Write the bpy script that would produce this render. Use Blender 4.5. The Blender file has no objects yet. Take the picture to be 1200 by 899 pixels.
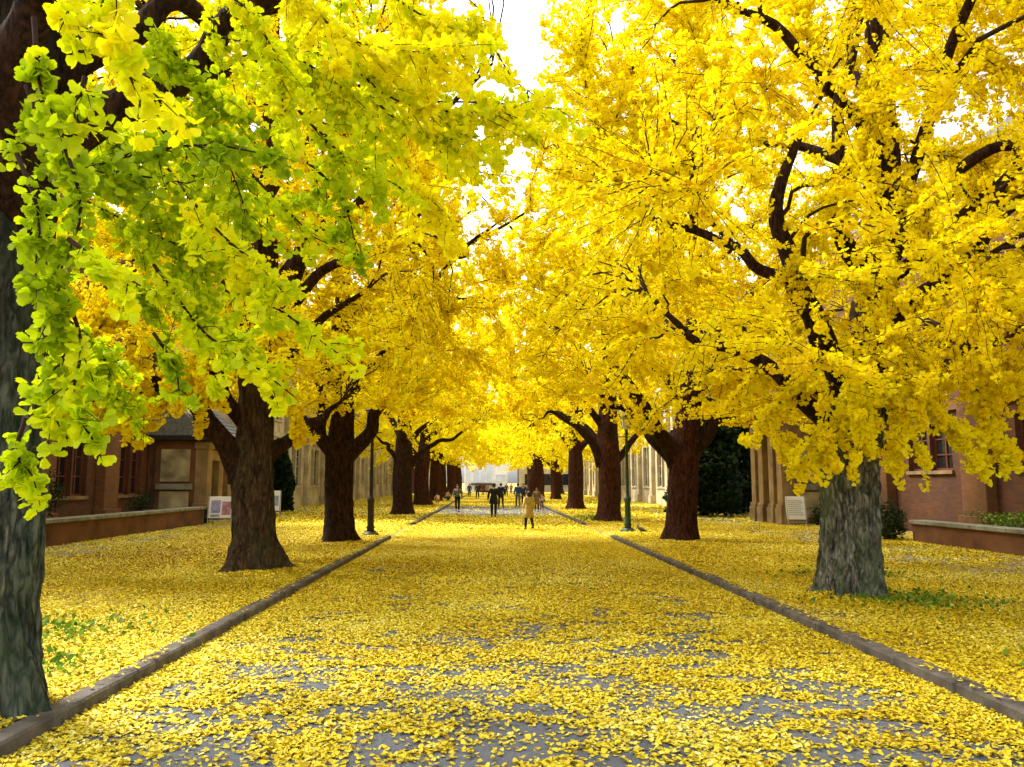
import bpy, bmesh, math, random
import numpy as np
from mathutils import Vector, Matrix, Euler

# ------------------------------------------------------------------ camera, sky, sun, exposure
S = bpy.context.scene
COL = S.collection
FPX = 942.0                                  # focal length in pixels of the 1200 px wide photograph
CAM_Z = 1.7
PITCH = math.atan((566 - 449.5) / FPX)
YAW = math.atan((600 - 573.5) / FPX)
cd = bpy.data.cameras.new('camera')
cam = bpy.data.objects.new('camera', cd)
COL.objects.link(cam)
cam.location = (0, 0, CAM_Z)
cam.rotation_euler = (math.pi / 2 + PITCH, 0, -YAW)
cd.sensor_width = 36
cd.lens = FPX / 1200 * 36
cd.clip_start = 0.05
cd.clip_end = 4000
S.camera = cam

W = bpy.data.worlds.new('World')
S.world = W
W.use_nodes = True
wn = W.node_tree.nodes
wl = W.node_tree.links
wn.clear()
sky = wn.new('ShaderNodeTexSky')
sky.sky_type = 'NISHITA'
sky.sun_disc = False
SUN_EL, SUN_AZ = math.radians(52), math.radians(-62)     # azimuth measured from +Y towards +X
sky.sun_elevation = SUN_EL
sky.sun_rotation = SUN_AZ
sky.dust_density = 4.0
sky.air_density = 1.0
hs = wn.new('ShaderNodeHueSaturation')
hs.inputs['Saturation'].default_value = 0.18
bg = wn.new('ShaderNodeBackground')
bg.inputs['Strength'].default_value = 0.135
wo = wn.new('ShaderNodeOutputWorld')
wl.new(sky.outputs[0], hs.inputs['Color'])
wl.new(hs.outputs[0], bg.inputs['Color'])
wl.new(bg.outputs[0], wo.inputs['Surface'])

sd = bpy.data.lights.new('sun', 'SUN')
sun = bpy.data.objects.new('sun', sd)
COL.objects.link(sun)
sd.energy = 1.5
sd.angle = math.radians(14)
sd.color = (1.0, 0.95, 0.86)
sdir = Vector((math.sin(SUN_AZ) * math.cos(SUN_EL), math.cos(SUN_AZ) * math.cos(SUN_EL), math.sin(SUN_EL)))
sun.rotation_euler = sdir.to_track_quat('Z', 'Y').to_euler()
sun.location = (0, 0, 60)

S.view_settings.view_transform = 'Standard'
S.view_settings.look = 'None'
S.view_settings.exposure = 2.1
S.view_settings.gamma = 1.0
S.render.engine = 'CYCLES'
S.cycles.max_bounces = 9
S.cycles.diffuse_bounces = 6
S.cycles.transmission_bounces = 7
S.cycles.glossy_bounces = 2
S.cycles.use_denoising = True
S.cycles.caustics_reflective = False
S.cycles.caustics_refractive = False

# ------------------------------------------------------------------ pixel helper: a point on the photo ray at depth Y
_R = np.array(Euler((math.pi / 2 + PITCH, 0, -YAW)).to_matrix())


def at(u, v, Y):
    d = _R @ np.array([(u - 600) / FPX, (449.5 - v) / FPX, -1.0])
    t = Y / d[1]
    return np.array([d[0] * t, Y, CAM_Z + d[2] * t])


# ------------------------------------------------------------------ numpy noise
def _hash(ix, iy, iz, seed):
    h = (ix.astype(np.int64) * 374761393 + iy.astype(np.int64) * 668265263 + iz.astype(np.int64) * 2147483647 + seed * 1274126177) & 0xFFFFFFFF
    h = ((h ^ (h >> 13)) * 1274126177) & 0xFFFFFFFF
    h = h ^ (h >> 16)
    return (h & 0xFFFFFF) / float(0xFFFFFF)


def vnoise(x, y, z=None, seed=0):
    x = np.asarray(x, float)
    y = np.asarray(y, float)
    z = np.zeros_like(x) if z is None else np.asarray(z, float)
    ix, iy, iz = np.floor(x), np.floor(y), np.floor(z)
    fx, fy, fz = x - ix, y - iy, z - iz
    fx, fy, fz = [f * f * (3 - 2 * f) for f in (fx, fy, fz)]
    r = 0
    for a in (0, 1):
        wx = fx if a else 1 - fx
        for b in (0, 1):
            wy = fy if b else 1 - fy
            for c in (0, 1):
                wz = fz if c else 1 - fz
                r = r + wx * wy * wz * _hash(ix + a, iy + b, iz + c, seed)
    return r


# ------------------------------------------------------------------ mesh helpers
def mesh_from_quads(name, V, F, mats, mat_idx=None, attrs=None, smooth=True):
    me = bpy.data.meshes.new(name)
    V = np.ascontiguousarray(V, dtype=np.float32)
    F = np.ascontiguousarray(F, dtype=np.int32)
    nf, k = F.shape
    me.vertices.add(len(V))
    me.vertices.foreach_set('co', V.ravel())
    me.loops.add(nf * k)
    me.loops.foreach_set('vertex_index', F.ravel())
    me.polygons.add(nf)
    me.polygons.foreach_set('loop_start', np.arange(0, nf * k, k, dtype=np.int32))
    me.polygons.foreach_set('loop_total', np.full(nf, k, dtype=np.int32))
    for m in mats:
        me.materials.append(m)
    if mat_idx is not None:
        me.polygons.foreach_set('material_index', np.ascontiguousarray(mat_idx, dtype=np.int32))
    me.polygons.foreach_set('use_smooth', np.full(nf, smooth, dtype=bool))
    if attrs:
        for an, av in attrs.items():
            a = me.attributes.new(an, 'FLOAT', 'FACE')
            a.data.foreach_set('value', np.ascontiguousarray(av, dtype=np.float32))
    me.update(calc_edges=True)
    me.validate()
    return me


def put(name, me, parent=None, loc=(0, 0, 0)):
    o = bpy.data.objects.new(name, me)
    COL.objects.link(o)
    o.location = loc
    if parent is not None:
        o.parent = parent
    return o


def tag(o, label, cat, group=None, kind=None):
    o['label'] = label
    o['category'] = cat
    if group:
        o['group'] = group
    if kind:
        o['kind'] = kind
    return o


def empty(name, loc=(0, 0, 0), rz=0.0):
    o = bpy.data.objects.new(name, None)
    COL.objects.link(o)
    o.location = loc
    o.rotation_euler = (0, 0, rz)
    o.empty_display_size = 0.3
    return o


class MB:
    """collects boxes, prisms, tubes and lathes; builds ONE mesh object"""

    def __init__(self):
        self.v, self.f = [], []

    def add(self, v, f):
        n = len(self.v)
        self.v += [tuple(map(float, p)) for p in v]
        self.f += [tuple(i + n for i in q) for q in f]
        return self

    def box(self, x0, x1, y0, y1, z0, z1):
        return self.add([(x0, y0, z0), (x1, y0, z0), (x1, y1, z0), (x0, y1, z0), (x0, y0, z1), (x1, y0, z1), (x1, y1, z1), (x0, y1, z1)],
                        [(0, 3, 2, 1), (4, 5, 6, 7), (0, 1, 5, 4), (1, 2, 6, 5), (2, 3, 7, 6), (3, 0, 4, 7)])

    def lathe(self, prof, seg=16, cx=0, cy=0):
        v, f = [], []
        n = len(prof)
        for i in range(seg):
            a = 2 * math.pi * i / seg
            for r, z in prof:
                v.append((cx + r * math.cos(a), cy + r * math.sin(a), z))
        for i in range(seg):
            j = (i + 1) % seg
            for k in range(n - 1):
                f.append((i * n + k, j * n + k, j * n + k + 1, i * n + k + 1))
        f.append(tuple(i * n for i in range(seg))[::-1])
        f.append(tuple(i * n + n - 1 for i in range(seg)))
        return self.add(v, f)

    def bar(self, p, q, r, seg=8):
        P = np.array([[p, q]], float)
        V, F = batch_tubes(P, np.full((1, 2), r), seg)
        v0 = [tuple(x) for x in V]
        f0 = [tuple(x) for x in F] + [tuple(range(seg))[::-1], tuple(range(seg, 2 * seg))]
        return self.add(v0, f0)

    def build(self, name, m, parent=None, bevel=0.0, loc=(0, 0, 0), smooth=False):
        me = bpy.data.meshes.new(name)
        me.from_pydata(self.v, [], self.f)
        me.materials.append(m)
        if bevel > 0:
            bm = bmesh.new()
            bm.from_mesh(me)
            bmesh.ops.bevel(bm, geom=bm.edges[:], offset=bevel, segments=1, affect='EDGES', profile=0.5)
            bm.to_mesh(me)
            bm.free()
        if smooth:
            for p in me.polygons:
                p.use_smooth = True
        me.update()
        return put(name, me, parent, loc)


def batch_tubes(P, Rr, seg):
    """P[N,n,3], Rr[N,n] -> verts, quads"""
    N, n, _ = P.shape
    T = np.empty_like(P)
    T[:, 1:-1] = P[:, 2:] - P[:, :-2]
    T[:, 0] = P[:, 1] - P[:, 0]
    T[:, -1] = P[:, -1] - P[:, -2]
    T /= np.linalg.norm(T, axis=2, keepdims=True) + 1e-9
    ref = np.zeros((N, 1, 3))
    mean = P[:, -1] - P[:, 0]
    mean /= np.linalg.norm(mean, axis=1, keepdims=True) + 1e-9
    vert = np.abs(mean[:, 2]) > 0.8
    ref[vert, 0, 0] = 1
    ref[~vert, 0, 2] = 1
    A = np.cross(T, np.broadcast_to(ref, T.shape))
    A /= np.linalg.norm(A, axis=2, keepdims=True) + 1e-9
    B = np.cross(T, A)
    th = np.arange(seg) * 2 * math.pi / seg
    c = np.cos(th)[None, None, :, None]
    s = np.sin(th)[None, None, :, None]
    V = P[:, :, None, :] + Rr[:, :, None, None] * (A[:, :, None, :] * c + B[:, :, None, :] * s)
    V = V.reshape(-1, 3)
    i = np.arange(N)[:, None, None] * n * seg
    j = np.arange(n - 1)[None, :, None] * seg
    k = np.arange(seg)[None, None, :]
    k2 = (k + 1) % seg
    F = np.stack([i + j + k, i + j + k2, i + j + seg + k2, i + j + seg + k], axis=-1).reshape(-1, 4)
    return V, F


def catmull(P, n):
    P = np.asarray(P, float)
    if len(P) == 2:
        t = np.linspace(0, 1, n)[:, None]
        return P[0] * (1 - t) + P[1] * t
    Q = np.vstack([2 * P[0] - P[1], P, 2 * P[-1] - P[-2]])
    L = np.concatenate([[0], np.cumsum(np.linalg.norm(np.diff(P, axis=0), axis=1))])
    ts = np.linspace(0, L[-1], n)
    out = []
    for t in ts:
        i = min(max(np.searchsorted(L, t, side='right') - 1, 0), len(P) - 2)
        u = (t - L[i]) / max(L[i + 1] - L[i], 1e-9)
        p0, p1, p2, p3 = Q[i], Q[i + 1], Q[i + 2], Q[i + 3]
        out.append(0.5 * ((2 * p1) + (-p0 + p2) * u + (2 * p0 - 5 * p1 + 4 * p2 - p3) * u * u + (-p0 + 3 * p1 - 3 * p2 + p3) * u ** 3))
    return np.array(out)


# ------------------------------------------------------------------ materials
def mat(name):
    m = bpy.data.materials.new(name)
    m.use_nodes = True
    nt = m.node_tree
    nt.nodes.clear()
    out = nt.nodes.new('ShaderNodeOutputMaterial')
    return m, nt, out


def N(nt, t, **kw):
    n = nt.nodes.new(t)
    for k, v in kw.items():
        if k in n.inputs:
            n.inputs[k].default_value = v
        else:
            setattr(n, k, v)
    return n


def ramp(nt, stops, fac):
    r = nt.nodes.new('ShaderNodeValToRGB')
    e = r.color_ramp.elements
    while len(e) < len(stops):
        e.new(0.5)
    for i, (p, c) in enumerate(stops):
        e[i].position = p
        e[i].color = (*c, 1)
    nt.links.new(fac, r.inputs[0])
    return r


def coords(nt, scale=(1, 1, 1), kind='Object'):
    tc = nt.nodes.new('ShaderNodeTexCoord')
    mp = nt.nodes.new('ShaderNodeMapping')
    mp.inputs['Scale'].default_value = scale
    nt.links.new(tc.outputs[kind], mp.inputs['Vector'])
    return mp.outputs[0]


def plain(name, c, rough=0.7, var=0.25, scale=3.0, bump=0.0, metal=0.0, spec=0.3, bscale=40.0):
    m, nt, out = mat(name)
    b = N(nt, 'ShaderNodeBsdfPrincipled')
    b.inputs['Roughness'].default_value = rough
    b.inputs['Metallic'].default_value = metal
    b.inputs['Specular IOR Level'].default_value = spec
    v = coords(nt)
    n = N(nt, 'ShaderNodeTexNoise', Scale=scale, Detail=6.0)
    nt.links.new(v, n.inputs['Vector'])
    lo = tuple(x * (1 - var) for x in c)
    hi = tuple(min(1, x * (1 + var)) for x in c)
    r = ramp(nt, [(0.3, lo), (0.7, hi)], n.outputs[0])
    nt.links.new(r.outputs[0], b.inputs['Base Color'])
    if bump:
        n2 = N(nt, 'ShaderNodeTexNoise', Scale=bscale, Detail=4.0)
        nt.links.new(v, n2.inputs['Vector'])
        bp = N(nt, 'ShaderNodeBump', Strength=bump, Distance=0.02)
        nt.links.new(n2.outputs[0], bp.inputs['Height'])
        nt.links.new(bp.outputs[0], b.inputs['Normal'])
    nt.links.new(b.outputs[0], out.inputs[0])
    return m


def leaf_mat(name, stops, trans=0.58, gloss=0.008):
    """thin leaf: diffuse + translucent, the colour runs over the per-leaf 'tint'"""
    m, nt, out = mat(name)
    a = N(nt, 'ShaderNodeAttribute', attribute_name='tint')
    r = ramp(nt, stops, a.outputs['Fac'])
    d = N(nt, 'ShaderNodeBsdfDiffuse')
    t = N(nt, 'ShaderNodeBsdfTranslucent')
    nt.links.new(r.outputs[0], d.inputs['Color'])
    nt.links.new(r.outputs[0], t.inputs['Color'])
    mx = N(nt, 'ShaderNodeMixShader')
    mx.inputs[0].default_value = trans
    nt.links.new(d.outputs[0], mx.inputs[1])
    nt.links.new(t.outputs[0], mx.inputs[2])
    last = mx
    if gloss:
        g = N(nt, 'ShaderNodeBsdfGlossy', Roughness=0.45)
        g.inputs['Color'].default_value = (1, 1, 1, 1)
        m2 = N(nt, 'ShaderNodeMixShader')
        m2.inputs[0].default_value = gloss
        nt.links.new(mx.outputs[0], m2.inputs[1])
        nt.links.new(g.outputs[0], m2.inputs[2])
        last = m2
    nt.links.new(last.outputs[0], out.inputs[0])
    return m


def bark_mat(name, dark, mid, light, algae=None, algae_amt=0.5, upper=None):
    m, nt, out = mat(name)
    b = N(nt, 'ShaderNodeBsdfPrincipled', Roughness=0.9)
    b.inputs['Specular IOR Level'].default_value = 0.15
    v = coords(nt, (1, 1, 0.3))
    n = N(nt, 'ShaderNodeTexNoise', Scale=13.0, Detail=9.0, Roughness=0.72)
    nt.links.new(v, n.inputs['Vector'])
    vo = N(nt, 'ShaderNodeTexVoronoi', Scale=15.0, feature='DISTANCE_TO_EDGE')
    wn_ = N(nt, 'ShaderNodeTexNoise', Scale=5.0, Detail=4.0)
    nt.links.new(v, wn_.inputs['Vector'])
    wv = N(nt, 'ShaderNodeMixRGB')
    wv.inputs[0].default_value = 0.3
    nt.links.new(v, wv.inputs[1])
    nt.links.new(wn_.outputs['Color'], wv.inputs[2])
    nt.links.new(wv.outputs[0], vo.inputs['Vector'])
    mm = N(nt, 'ShaderNodeMath', operation='MULTIPLY_ADD')
    nt.links.new(vo.outputs['Distance'], mm.inputs[0])
    mm.inputs[1].default_value = 0.75
    nt.links.new(n.outputs[0], mm.inputs[2])
    r = ramp(nt, [(0.42, dark), (0.57, mid), (0.80, light)], mm.outputs[0])
    colr = r.outputs[0]
    if algae:
        n3 = N(nt, 'ShaderNodeTexNoise', Scale=2.3, Detail=5.0, Roughness=0.7)
        nt.links.new(coords(nt, (1, 1, 0.45)), n3.inputs['Vector'])
        rr = ramp(nt, [(0.42, (0, 0, 0)), (0.6, (algae_amt,) * 3)], n3.outputs[0])
        mx = N(nt, 'ShaderNodeMixRGB')
        nt.links.new(rr.outputs[0], mx.inputs[0])
        nt.links.new(colr, mx.inputs[1])
        mx.inputs[2].default_value = (*algae, 1)
        colr = mx.outputs[0]
    if upper:                                           # bark colour blends to darker brown higher up the trunk
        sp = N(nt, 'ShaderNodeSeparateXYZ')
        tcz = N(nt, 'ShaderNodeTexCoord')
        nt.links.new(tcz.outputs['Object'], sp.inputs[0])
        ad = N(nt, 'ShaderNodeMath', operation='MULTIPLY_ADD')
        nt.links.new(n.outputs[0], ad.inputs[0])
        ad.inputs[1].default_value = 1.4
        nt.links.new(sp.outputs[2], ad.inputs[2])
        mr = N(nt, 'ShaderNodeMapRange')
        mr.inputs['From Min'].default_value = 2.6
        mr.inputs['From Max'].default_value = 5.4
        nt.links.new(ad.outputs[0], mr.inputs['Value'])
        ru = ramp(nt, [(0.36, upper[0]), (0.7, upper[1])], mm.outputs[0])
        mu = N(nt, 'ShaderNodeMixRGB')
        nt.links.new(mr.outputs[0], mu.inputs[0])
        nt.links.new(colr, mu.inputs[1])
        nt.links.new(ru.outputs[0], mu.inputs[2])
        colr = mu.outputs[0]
    nt.links.new(colr, b.inputs['Base Color'])
    bp = N(nt, 'ShaderNodeBump', Strength=1.0, Distance=0.06)
    nt.links.new(mm.outputs[0], bp.inputs['Height'])
    nt.links.new(bp.outputs[0], b.inputs['Normal'])
    nt.links.new(b.outputs[0], out.inputs[0])
    return m


def brick_mat(name, c1, c2, mortar):
    m, nt, out = mat(name)
    b = N(nt, 'ShaderNodeBsdfPrincipled', Roughness=0.9)
    tc = N(nt, 'ShaderNodeTexCoord')
    sp = N(nt, 'ShaderNodeSeparateXYZ')
    nt.links.new(tc.outputs['Object'], sp.inputs[0])
    ad = N(nt, 'ShaderNodeMath', operation='ADD')
    nt.links.new(sp.outputs[0], ad.inputs[0])
    nt.links.new(sp.outputs[1], ad.inputs[1])
    cb = N(nt, 'ShaderNodeCombineXYZ')
    nt.links.new(ad.outputs[0], cb.inputs[0])
    nt.links.new(sp.outputs[2], cb.inputs[1])
    br = N(nt, 'ShaderNodeTexBrick', Scale=1.0)
    br.inputs['Color1'].default_value = (*c1, 1)
    br.inputs['Color2'].default_value = (*c2, 1)
    br.inputs['Mortar'].default_value = (*mortar, 1)
    br.inputs['Mortar Size'].default_value = 0.008
    br.inputs['Brick Width'].default_value = 0.23
    br.inputs['Row Height'].default_value = 0.075
    nt.links.new(cb.outputs[0], br.inputs['Vector'])
    n = N(nt, 'ShaderNodeTexNoise', Scale=0.9, Detail=6.0)
    nt.links.new(tc.outputs['Object'], n.inputs['Vector'])
    r = ramp(nt, [(0.3, (0.6, 0.6, 0.6)), (0.7, (1.1, 1.1, 1.1))], n.outputs[0])
    mx = N(nt, 'ShaderNodeMixRGB', blend_type='MULTIPLY')
    mx.inputs[0].default_value = 1
    nt.links.new(br.outputs[0], mx.inputs[1])
    nt.links.new(r.outputs[0], mx.inputs[2])
    nt.links.new(mx.outputs[0], b.inputs['Base Color'])
    bp = N(nt, 'ShaderNodeBump', Strength=0.4, Distance=0.01)
    nt.links.new(br.outputs[1], bp.inputs['Height'])
    bp.invert = True
    nt.links.new(bp.outputs[0], b.inputs['Normal'])
    nt.links.new(b.outputs[0], out.inputs[0])
    return m


M = {}
GOLD = [(0.0, (0.70, 0.45, 0.002)), (0.25, (0.92, 0.75, 0.003)), (0.7, (0.96, 0.86, 0.004)), (1.0, (0.96, 0.91, 0.012))]
M['gold'] = leaf_mat('ginkgo_leaf_golden', GOLD)
M['yellow'] = leaf_mat('ginkgo_leaf_yellow', [(0.0, (0.68, 0.45, 0.002)), (0.3, (0.90, 0.74, 0.003)), (0.75, (0.95, 0.87, 0.004)), (1.0, (0.90, 0.91, 0.010))])
M['lime'] = leaf_mat('ginkgo_leaf_lime', [(0.0, (0.24, 0.36, 0.004)), (0.35, (0.52, 0.66, 0.005)), (0.7, (0.78, 0.84, 0.005)), (0.86, (0.93, 0.89, 0.005)), (1.0, (0.96, 0.88, 0.006))])
M['litter'] = leaf_mat('fallen_leaf', [(0.0, (0.30, 0.16, 0.03)), (0.10, (0.46, 0.30, 0.010)), (0.5, (0.68, 0.53, 0.013)), (0.82, (0.74, 0.62, 0.045)), (1.0, (0.84, 0.78, 0.28))], trans=0.15, gloss=0.03)
M['weed'] = leaf_mat('weed_leaf', [(0.0, (0.04, 0.10, 0.015)), (0.6, (0.12, 0.24, 0.02)), (1.0, (0.35, 0.42, 0.03))], trans=0.3)
M['evergreen'] = leaf_mat('evergreen_leaf', [(0.0, (0.008, 0.018, 0.008)), (0.7, (0.025, 0.05, 0.015)), (1.0, (0.05, 0.09, 0.02))], trans=0.2)
M['bark_dark'] = bark_mat('bark_dark_brown', (0.008, 0.0035, 0.003), (0.028, 0.012, 0.008), (0.06, 0.028, 0.018))
M['bark_red'] = bark_mat('bark_red_brown', (0.012, 0.004, 0.003), (0.045, 0.015, 0.010), (0.085, 0.032, 0.02))
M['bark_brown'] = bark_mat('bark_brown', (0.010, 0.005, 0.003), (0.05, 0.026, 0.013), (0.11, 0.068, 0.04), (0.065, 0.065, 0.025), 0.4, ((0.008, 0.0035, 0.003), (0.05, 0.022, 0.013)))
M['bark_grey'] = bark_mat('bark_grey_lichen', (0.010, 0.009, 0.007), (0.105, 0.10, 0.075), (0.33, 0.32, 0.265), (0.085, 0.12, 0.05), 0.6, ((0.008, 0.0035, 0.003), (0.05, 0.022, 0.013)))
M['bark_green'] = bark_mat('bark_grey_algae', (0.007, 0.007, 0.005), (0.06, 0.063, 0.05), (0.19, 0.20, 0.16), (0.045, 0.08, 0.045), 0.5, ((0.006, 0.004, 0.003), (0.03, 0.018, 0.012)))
M['twig'] = plain('twig_bark', (0.03, 0.013, 0.008), 0.9, 0.4, 6)
M['brick'] = brick_mat('red_brown_brick', (0.125, 0.038, 0.006), (0.075, 0.022, 0.004), (0.07, 0.038, 0.016))
M['brick_warm'] = brick_mat('warm_brick', (0.20, 0.078, 0.018), (0.145, 0.053, 0.013), (0.13, 0.075, 0.032))
M['stone'] = plain('beige_stone', (0.22, 0.145, 0.066), 0.9, 0.4, 1.6, 0.3)
M['stone_pale'] = plain('pale_stone', (0.40, 0.33, 0.20), 0.9, 0.3, 1.2, 0.3)
M['plaster'] = plain('stained_plaster', (0.33, 0.28, 0.16), 0.9, 0.55, 1.4, 0.2)
M['terracotta'] = plain('terracotta_wall', (0.13, 0.054, 0.022), 0.9, 0.45, 1.5, 0.3)
M['coping'] = plain('mossy_coping', (0.20, 0.20, 0.15), 0.9, 0.4, 3, 0.4)
M['frame'] = plain('red_brown_frame', (0.12, 0.03, 0.02), 0.6, 0.25, 4)
M['frame_pale'] = plain('pale_frame', (0.36, 0.32, 0.22), 0.6, 0.2, 4)
M['glass'] = plain('dark_window_glass', (0.012, 0.014, 0.016), 0.12, 0.2, 1, spec=0.5)
M['dark'] = plain('dark_interior', (0.012, 0.010, 0.008), 0.9, 0.3, 2)
M['slate'] = plain('slate_tiles', (0.13, 0.135, 0.13), 0.7, 0.4, 9, 0.2)
M['kerb'] = plain('kerb_stone', (0.10, 0.085, 0.072), 0.9, 0.5, 5, 0.5)
M['green_metal'] = plain('green_painted_metal', (0.02, 0.045, 0.03), 0.5, 0.25, 5)
M['black_metal'] = plain('dark_painted_metal', (0.022, 0.016, 0.014), 0.5, 0.25, 5)
M['lantern'] = plain('frosted_lantern_glass', (0.55, 0.56, 0.5), 0.3, 0.1, 3)
M['white'] = plain('white_board', (0.78, 0.78, 0.76), 0.5, 0.05, 4)
M['print'] = plain('grey_print', (0.28, 0.30, 0.33), 0.6, 0.4, 12)
M['print_red'] = plain('plum_print', (0.38, 0.18, 0.24), 0.6, 0.5, 7)
M['print_blue'] = plain('violet_print', (0.30, 0.28, 0.50), 0.6, 0.4, 9)
M['steel'] = plain('grey_metal', (0.35, 0.35, 0.36), 0.4, 0.1, 4, metal=0.6)
M['iron'] = plain('rusty_iron', (0.06, 0.042, 0.034), 0.7, 0.4, 14, 0.3)
M['white_wall'] = plain('white_render', (0.86, 0.86, 0.86), 0.8, 0.04, 1)
M['blue_glass'] = plain('pale_blue_glass', (0.62, 0.68, 0.82), 0.2, 0.1, 0.5)


def road_mat():
    m, nt, out = mat('worn_asphalt')
    b = N(nt, 'ShaderNodeBsdfPrincipled', Roughness=0.85)
    b.inputs['Specular IOR Level'].default_value = 0.25
    v = coords(nt)
    n1 = N(nt, 'ShaderNodeTexNoise', Scale=0.7, Detail=8.0, Roughness=0.6)
    n2 = N(nt, 'ShaderNodeTexNoise', Scale=110.0, Detail=3.0)
    nt.links.new(v, n1.inputs['Vector'])
    nt.links.new(v, n2.inputs['Vector'])
    r1 = ramp(nt, [(0.3, (0.085, 0.092, 0.112)), (0.7, (0.17, 0.178, 0.205))], n1.outputs[0])
    r2 = ramp(nt, [(0.35, (0.55, 0.55, 0.55)), (0.65, (1.15, 1.15, 1.15))], n2.outputs[0])
    mx = N(nt, 'ShaderNodeMixRGB', blend_type='MULTIPLY')
    mx.inputs[0].default_value = 1
    nt.links.new(r1.outputs[0], mx.inputs[1])
    nt.links.new(r2.outputs[0], mx.inputs[2])
    nt.links.new(mx.outputs[0], b.inputs['Base Color'])
    bp = N(nt, 'ShaderNodeBump', Strength=0.5, Distance=0.006)
    nt.links.new(n2.outputs[0], bp.inputs['Height'])
    nt.links.new(bp.outputs[0], b.inputs['Normal'])
    nt.links.new(b.outputs[0], out.inputs[0])
    return m


def soil_mat():
    m, nt, out = mat('leafy_soil')
    b = N(nt, 'ShaderNodeBsdfPrincipled', Roughness=0.95)
    v = coords(nt)
    n1 = N(nt, 'ShaderNodeTexNoise', Scale=1.1, Detail=8.0, Roughness=0.65)
    n2 = N(nt, 'ShaderNodeTexVoronoi', Scale=16.0)
    nt.links.new(v, n1.inputs['Vector'])
    nt.links.new(v, n2.inputs['Vector'])
    r1 = ramp(nt, [(0.38, (0.15, 0.12, 0.04)), (0.55, (0.42, 0.29, 0.03)), (0.8, (0.55, 0.38, 0.03))], n1.outputs[0])
    mx = N(nt, 'ShaderNodeMixRGB', blend_type='OVERLAY')
    mx.inputs[0].default_value = 0.5
    nt.links.new(r1.outputs[0], mx.inputs[1])
    nt.links.new(n2.outputs['Color'], mx.inputs[2])
    hsv = N(nt, 'ShaderNodeMixRGB')
    hsv.inputs[0].default_value = 0.7
    nt.links.new(mx.outputs[0], hsv.inputs[1])
    nt.links.new(r1.outputs[0], hsv.inputs[2])
    nt.links.new(hsv.outputs[0], b.inputs['Base Color'])
    bp = N(nt, 'ShaderNodeBump', Strength=0.6, Distance=0.03)
    nt.links.new(n2.outputs['Distance'], bp.inputs['Height'])
    nt.links.new(bp.outputs[0], b.inputs['Normal'])
    nt.links.new(b.outputs[0], out.inputs[0])
    return m


M['asphalt'] = road_mat()
M['soil'] = soil_mat()
M['paving'] = plain('grey_paving', (0.21, 0.20, 0.18), 0.9, 0.25, 1.1, 0.3)

# ------------------------------------------------------------------ the setting
RX0, RX1 = -3.0, 3.75                         # kerb lines
VZ = 0.06                                     # verge level


def sheet(name, x0, x1, y0, y1, z, m, label, cat):
    me = bpy.data.meshes.new(name)
    me.from_pydata([(x0, y0, z), (x1, y0, z), (x1, y1, z), (x0, y1, z)], [], [(0, 1, 2, 3)])
    me.materials.append(m)
    return tag(put(name, me), label, cat, kind='structure')


sheet('ground', -1500, 1500, -300, 2500, -0.03, M['soil'], 'open ground stretching away under and around the avenue', 'ground')
sheet('road', RX0, RX1, -12, 260, 0.0, M['asphalt'], 'grey asphalt avenue strewn with yellow leaves', 'road')


def slab(name, x0, x1, y0, y1, z0, z1, m, label, cat):
    return tag(MB().box(x0, x1, y0, y1, z0, z1).build(name, m), label, cat, kind='structure')


slab('verge', -9.2, RX0 - 0.16, -12, 25.15, -0.1, VZ, M['soil'], 'leaf covered verge between left kerb and left pavement, nearer stretch', 'verge')
slab('verge', -9.2, RX0 - 0.16, 33.45, 260, -0.1, VZ, M['soil'], 'leaf covered verge on the left beyond the cross path', 'verge')
slab('verge', RX1 + 0.16, 8.6, -12, 25.15, -0.1, VZ, M['soil'], 'leaf covered verge between right kerb and right pavement, nearer stretch', 'verge')
slab('verge', RX1 + 0.16, 8.6, 32.95, 260, -0.1, VZ, M['soil'], 'leaf covered verge on the right beyond the cross path', 'verge')
slab('pavement', -40, -9.2, -12, 260, -0.1, VZ + 0.004, M['paving'], 'pale paved strip in front of the left buildings', 'pavement')
slab('pavement', 8.6, 40, -12, 260, -0.1, VZ + 0.004, M['paving'], 'grey paved strip in front of the right buildings', 'pavement')


def path(x0, x1, y0, y1, label):
    """cross path that ramps down to the road over its last 0.8 m"""
    s_ = 1 if x1 > x0 else -1
    r = x1 - s_ * .8
    mb = MB()
    pts = [(x0, VZ), (r, VZ), (x1, .003), (x1, -.1), (x0, -.1)]
    v = [(x, y, z) for y in (y0, y1) for x, z in pts]
    mb.add(v, [(0, 1, 6, 5), (1, 2, 7, 6), (2, 3, 8, 7), (0, 4, 3, 2, 1), (5, 6, 7, 8, 9)])
    return tag(mb.build('path', M['soil']), label, 'path', kind='structure')


path(-9.2, RX0, 25.15, 33.45, 'leaf strewn cross path leaving the avenue on the left')
path(8.6, RX1, 25.15, 32.95, 'leaf strewn cross path leaving the avenue on the right')


def kerb_run(x0, x1, y0, y1, seed, label):
    """stone kerb laid in lengths of about 0.9 m with thin joints"""
    rnd = random.Random(seed)
    mb = MB()
    y = y0
    while y < y1 - 0.2:
        L = min(rnd.uniform(0.8, 1.0), y1 - y)
        dx = rnd.uniform(-0.005, 0.005)
        dz = rnd.uniform(-0.005, 0.005)
        mb.box(x0 + dx, x1 + dx, y + 0.003, y + L - 0.003, -0.1, 0.11 + dz)
        y += L
    return tag(mb.build('kerb', M['kerb'], bevel=0.018), label, 'kerb', kind='structure')


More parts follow.
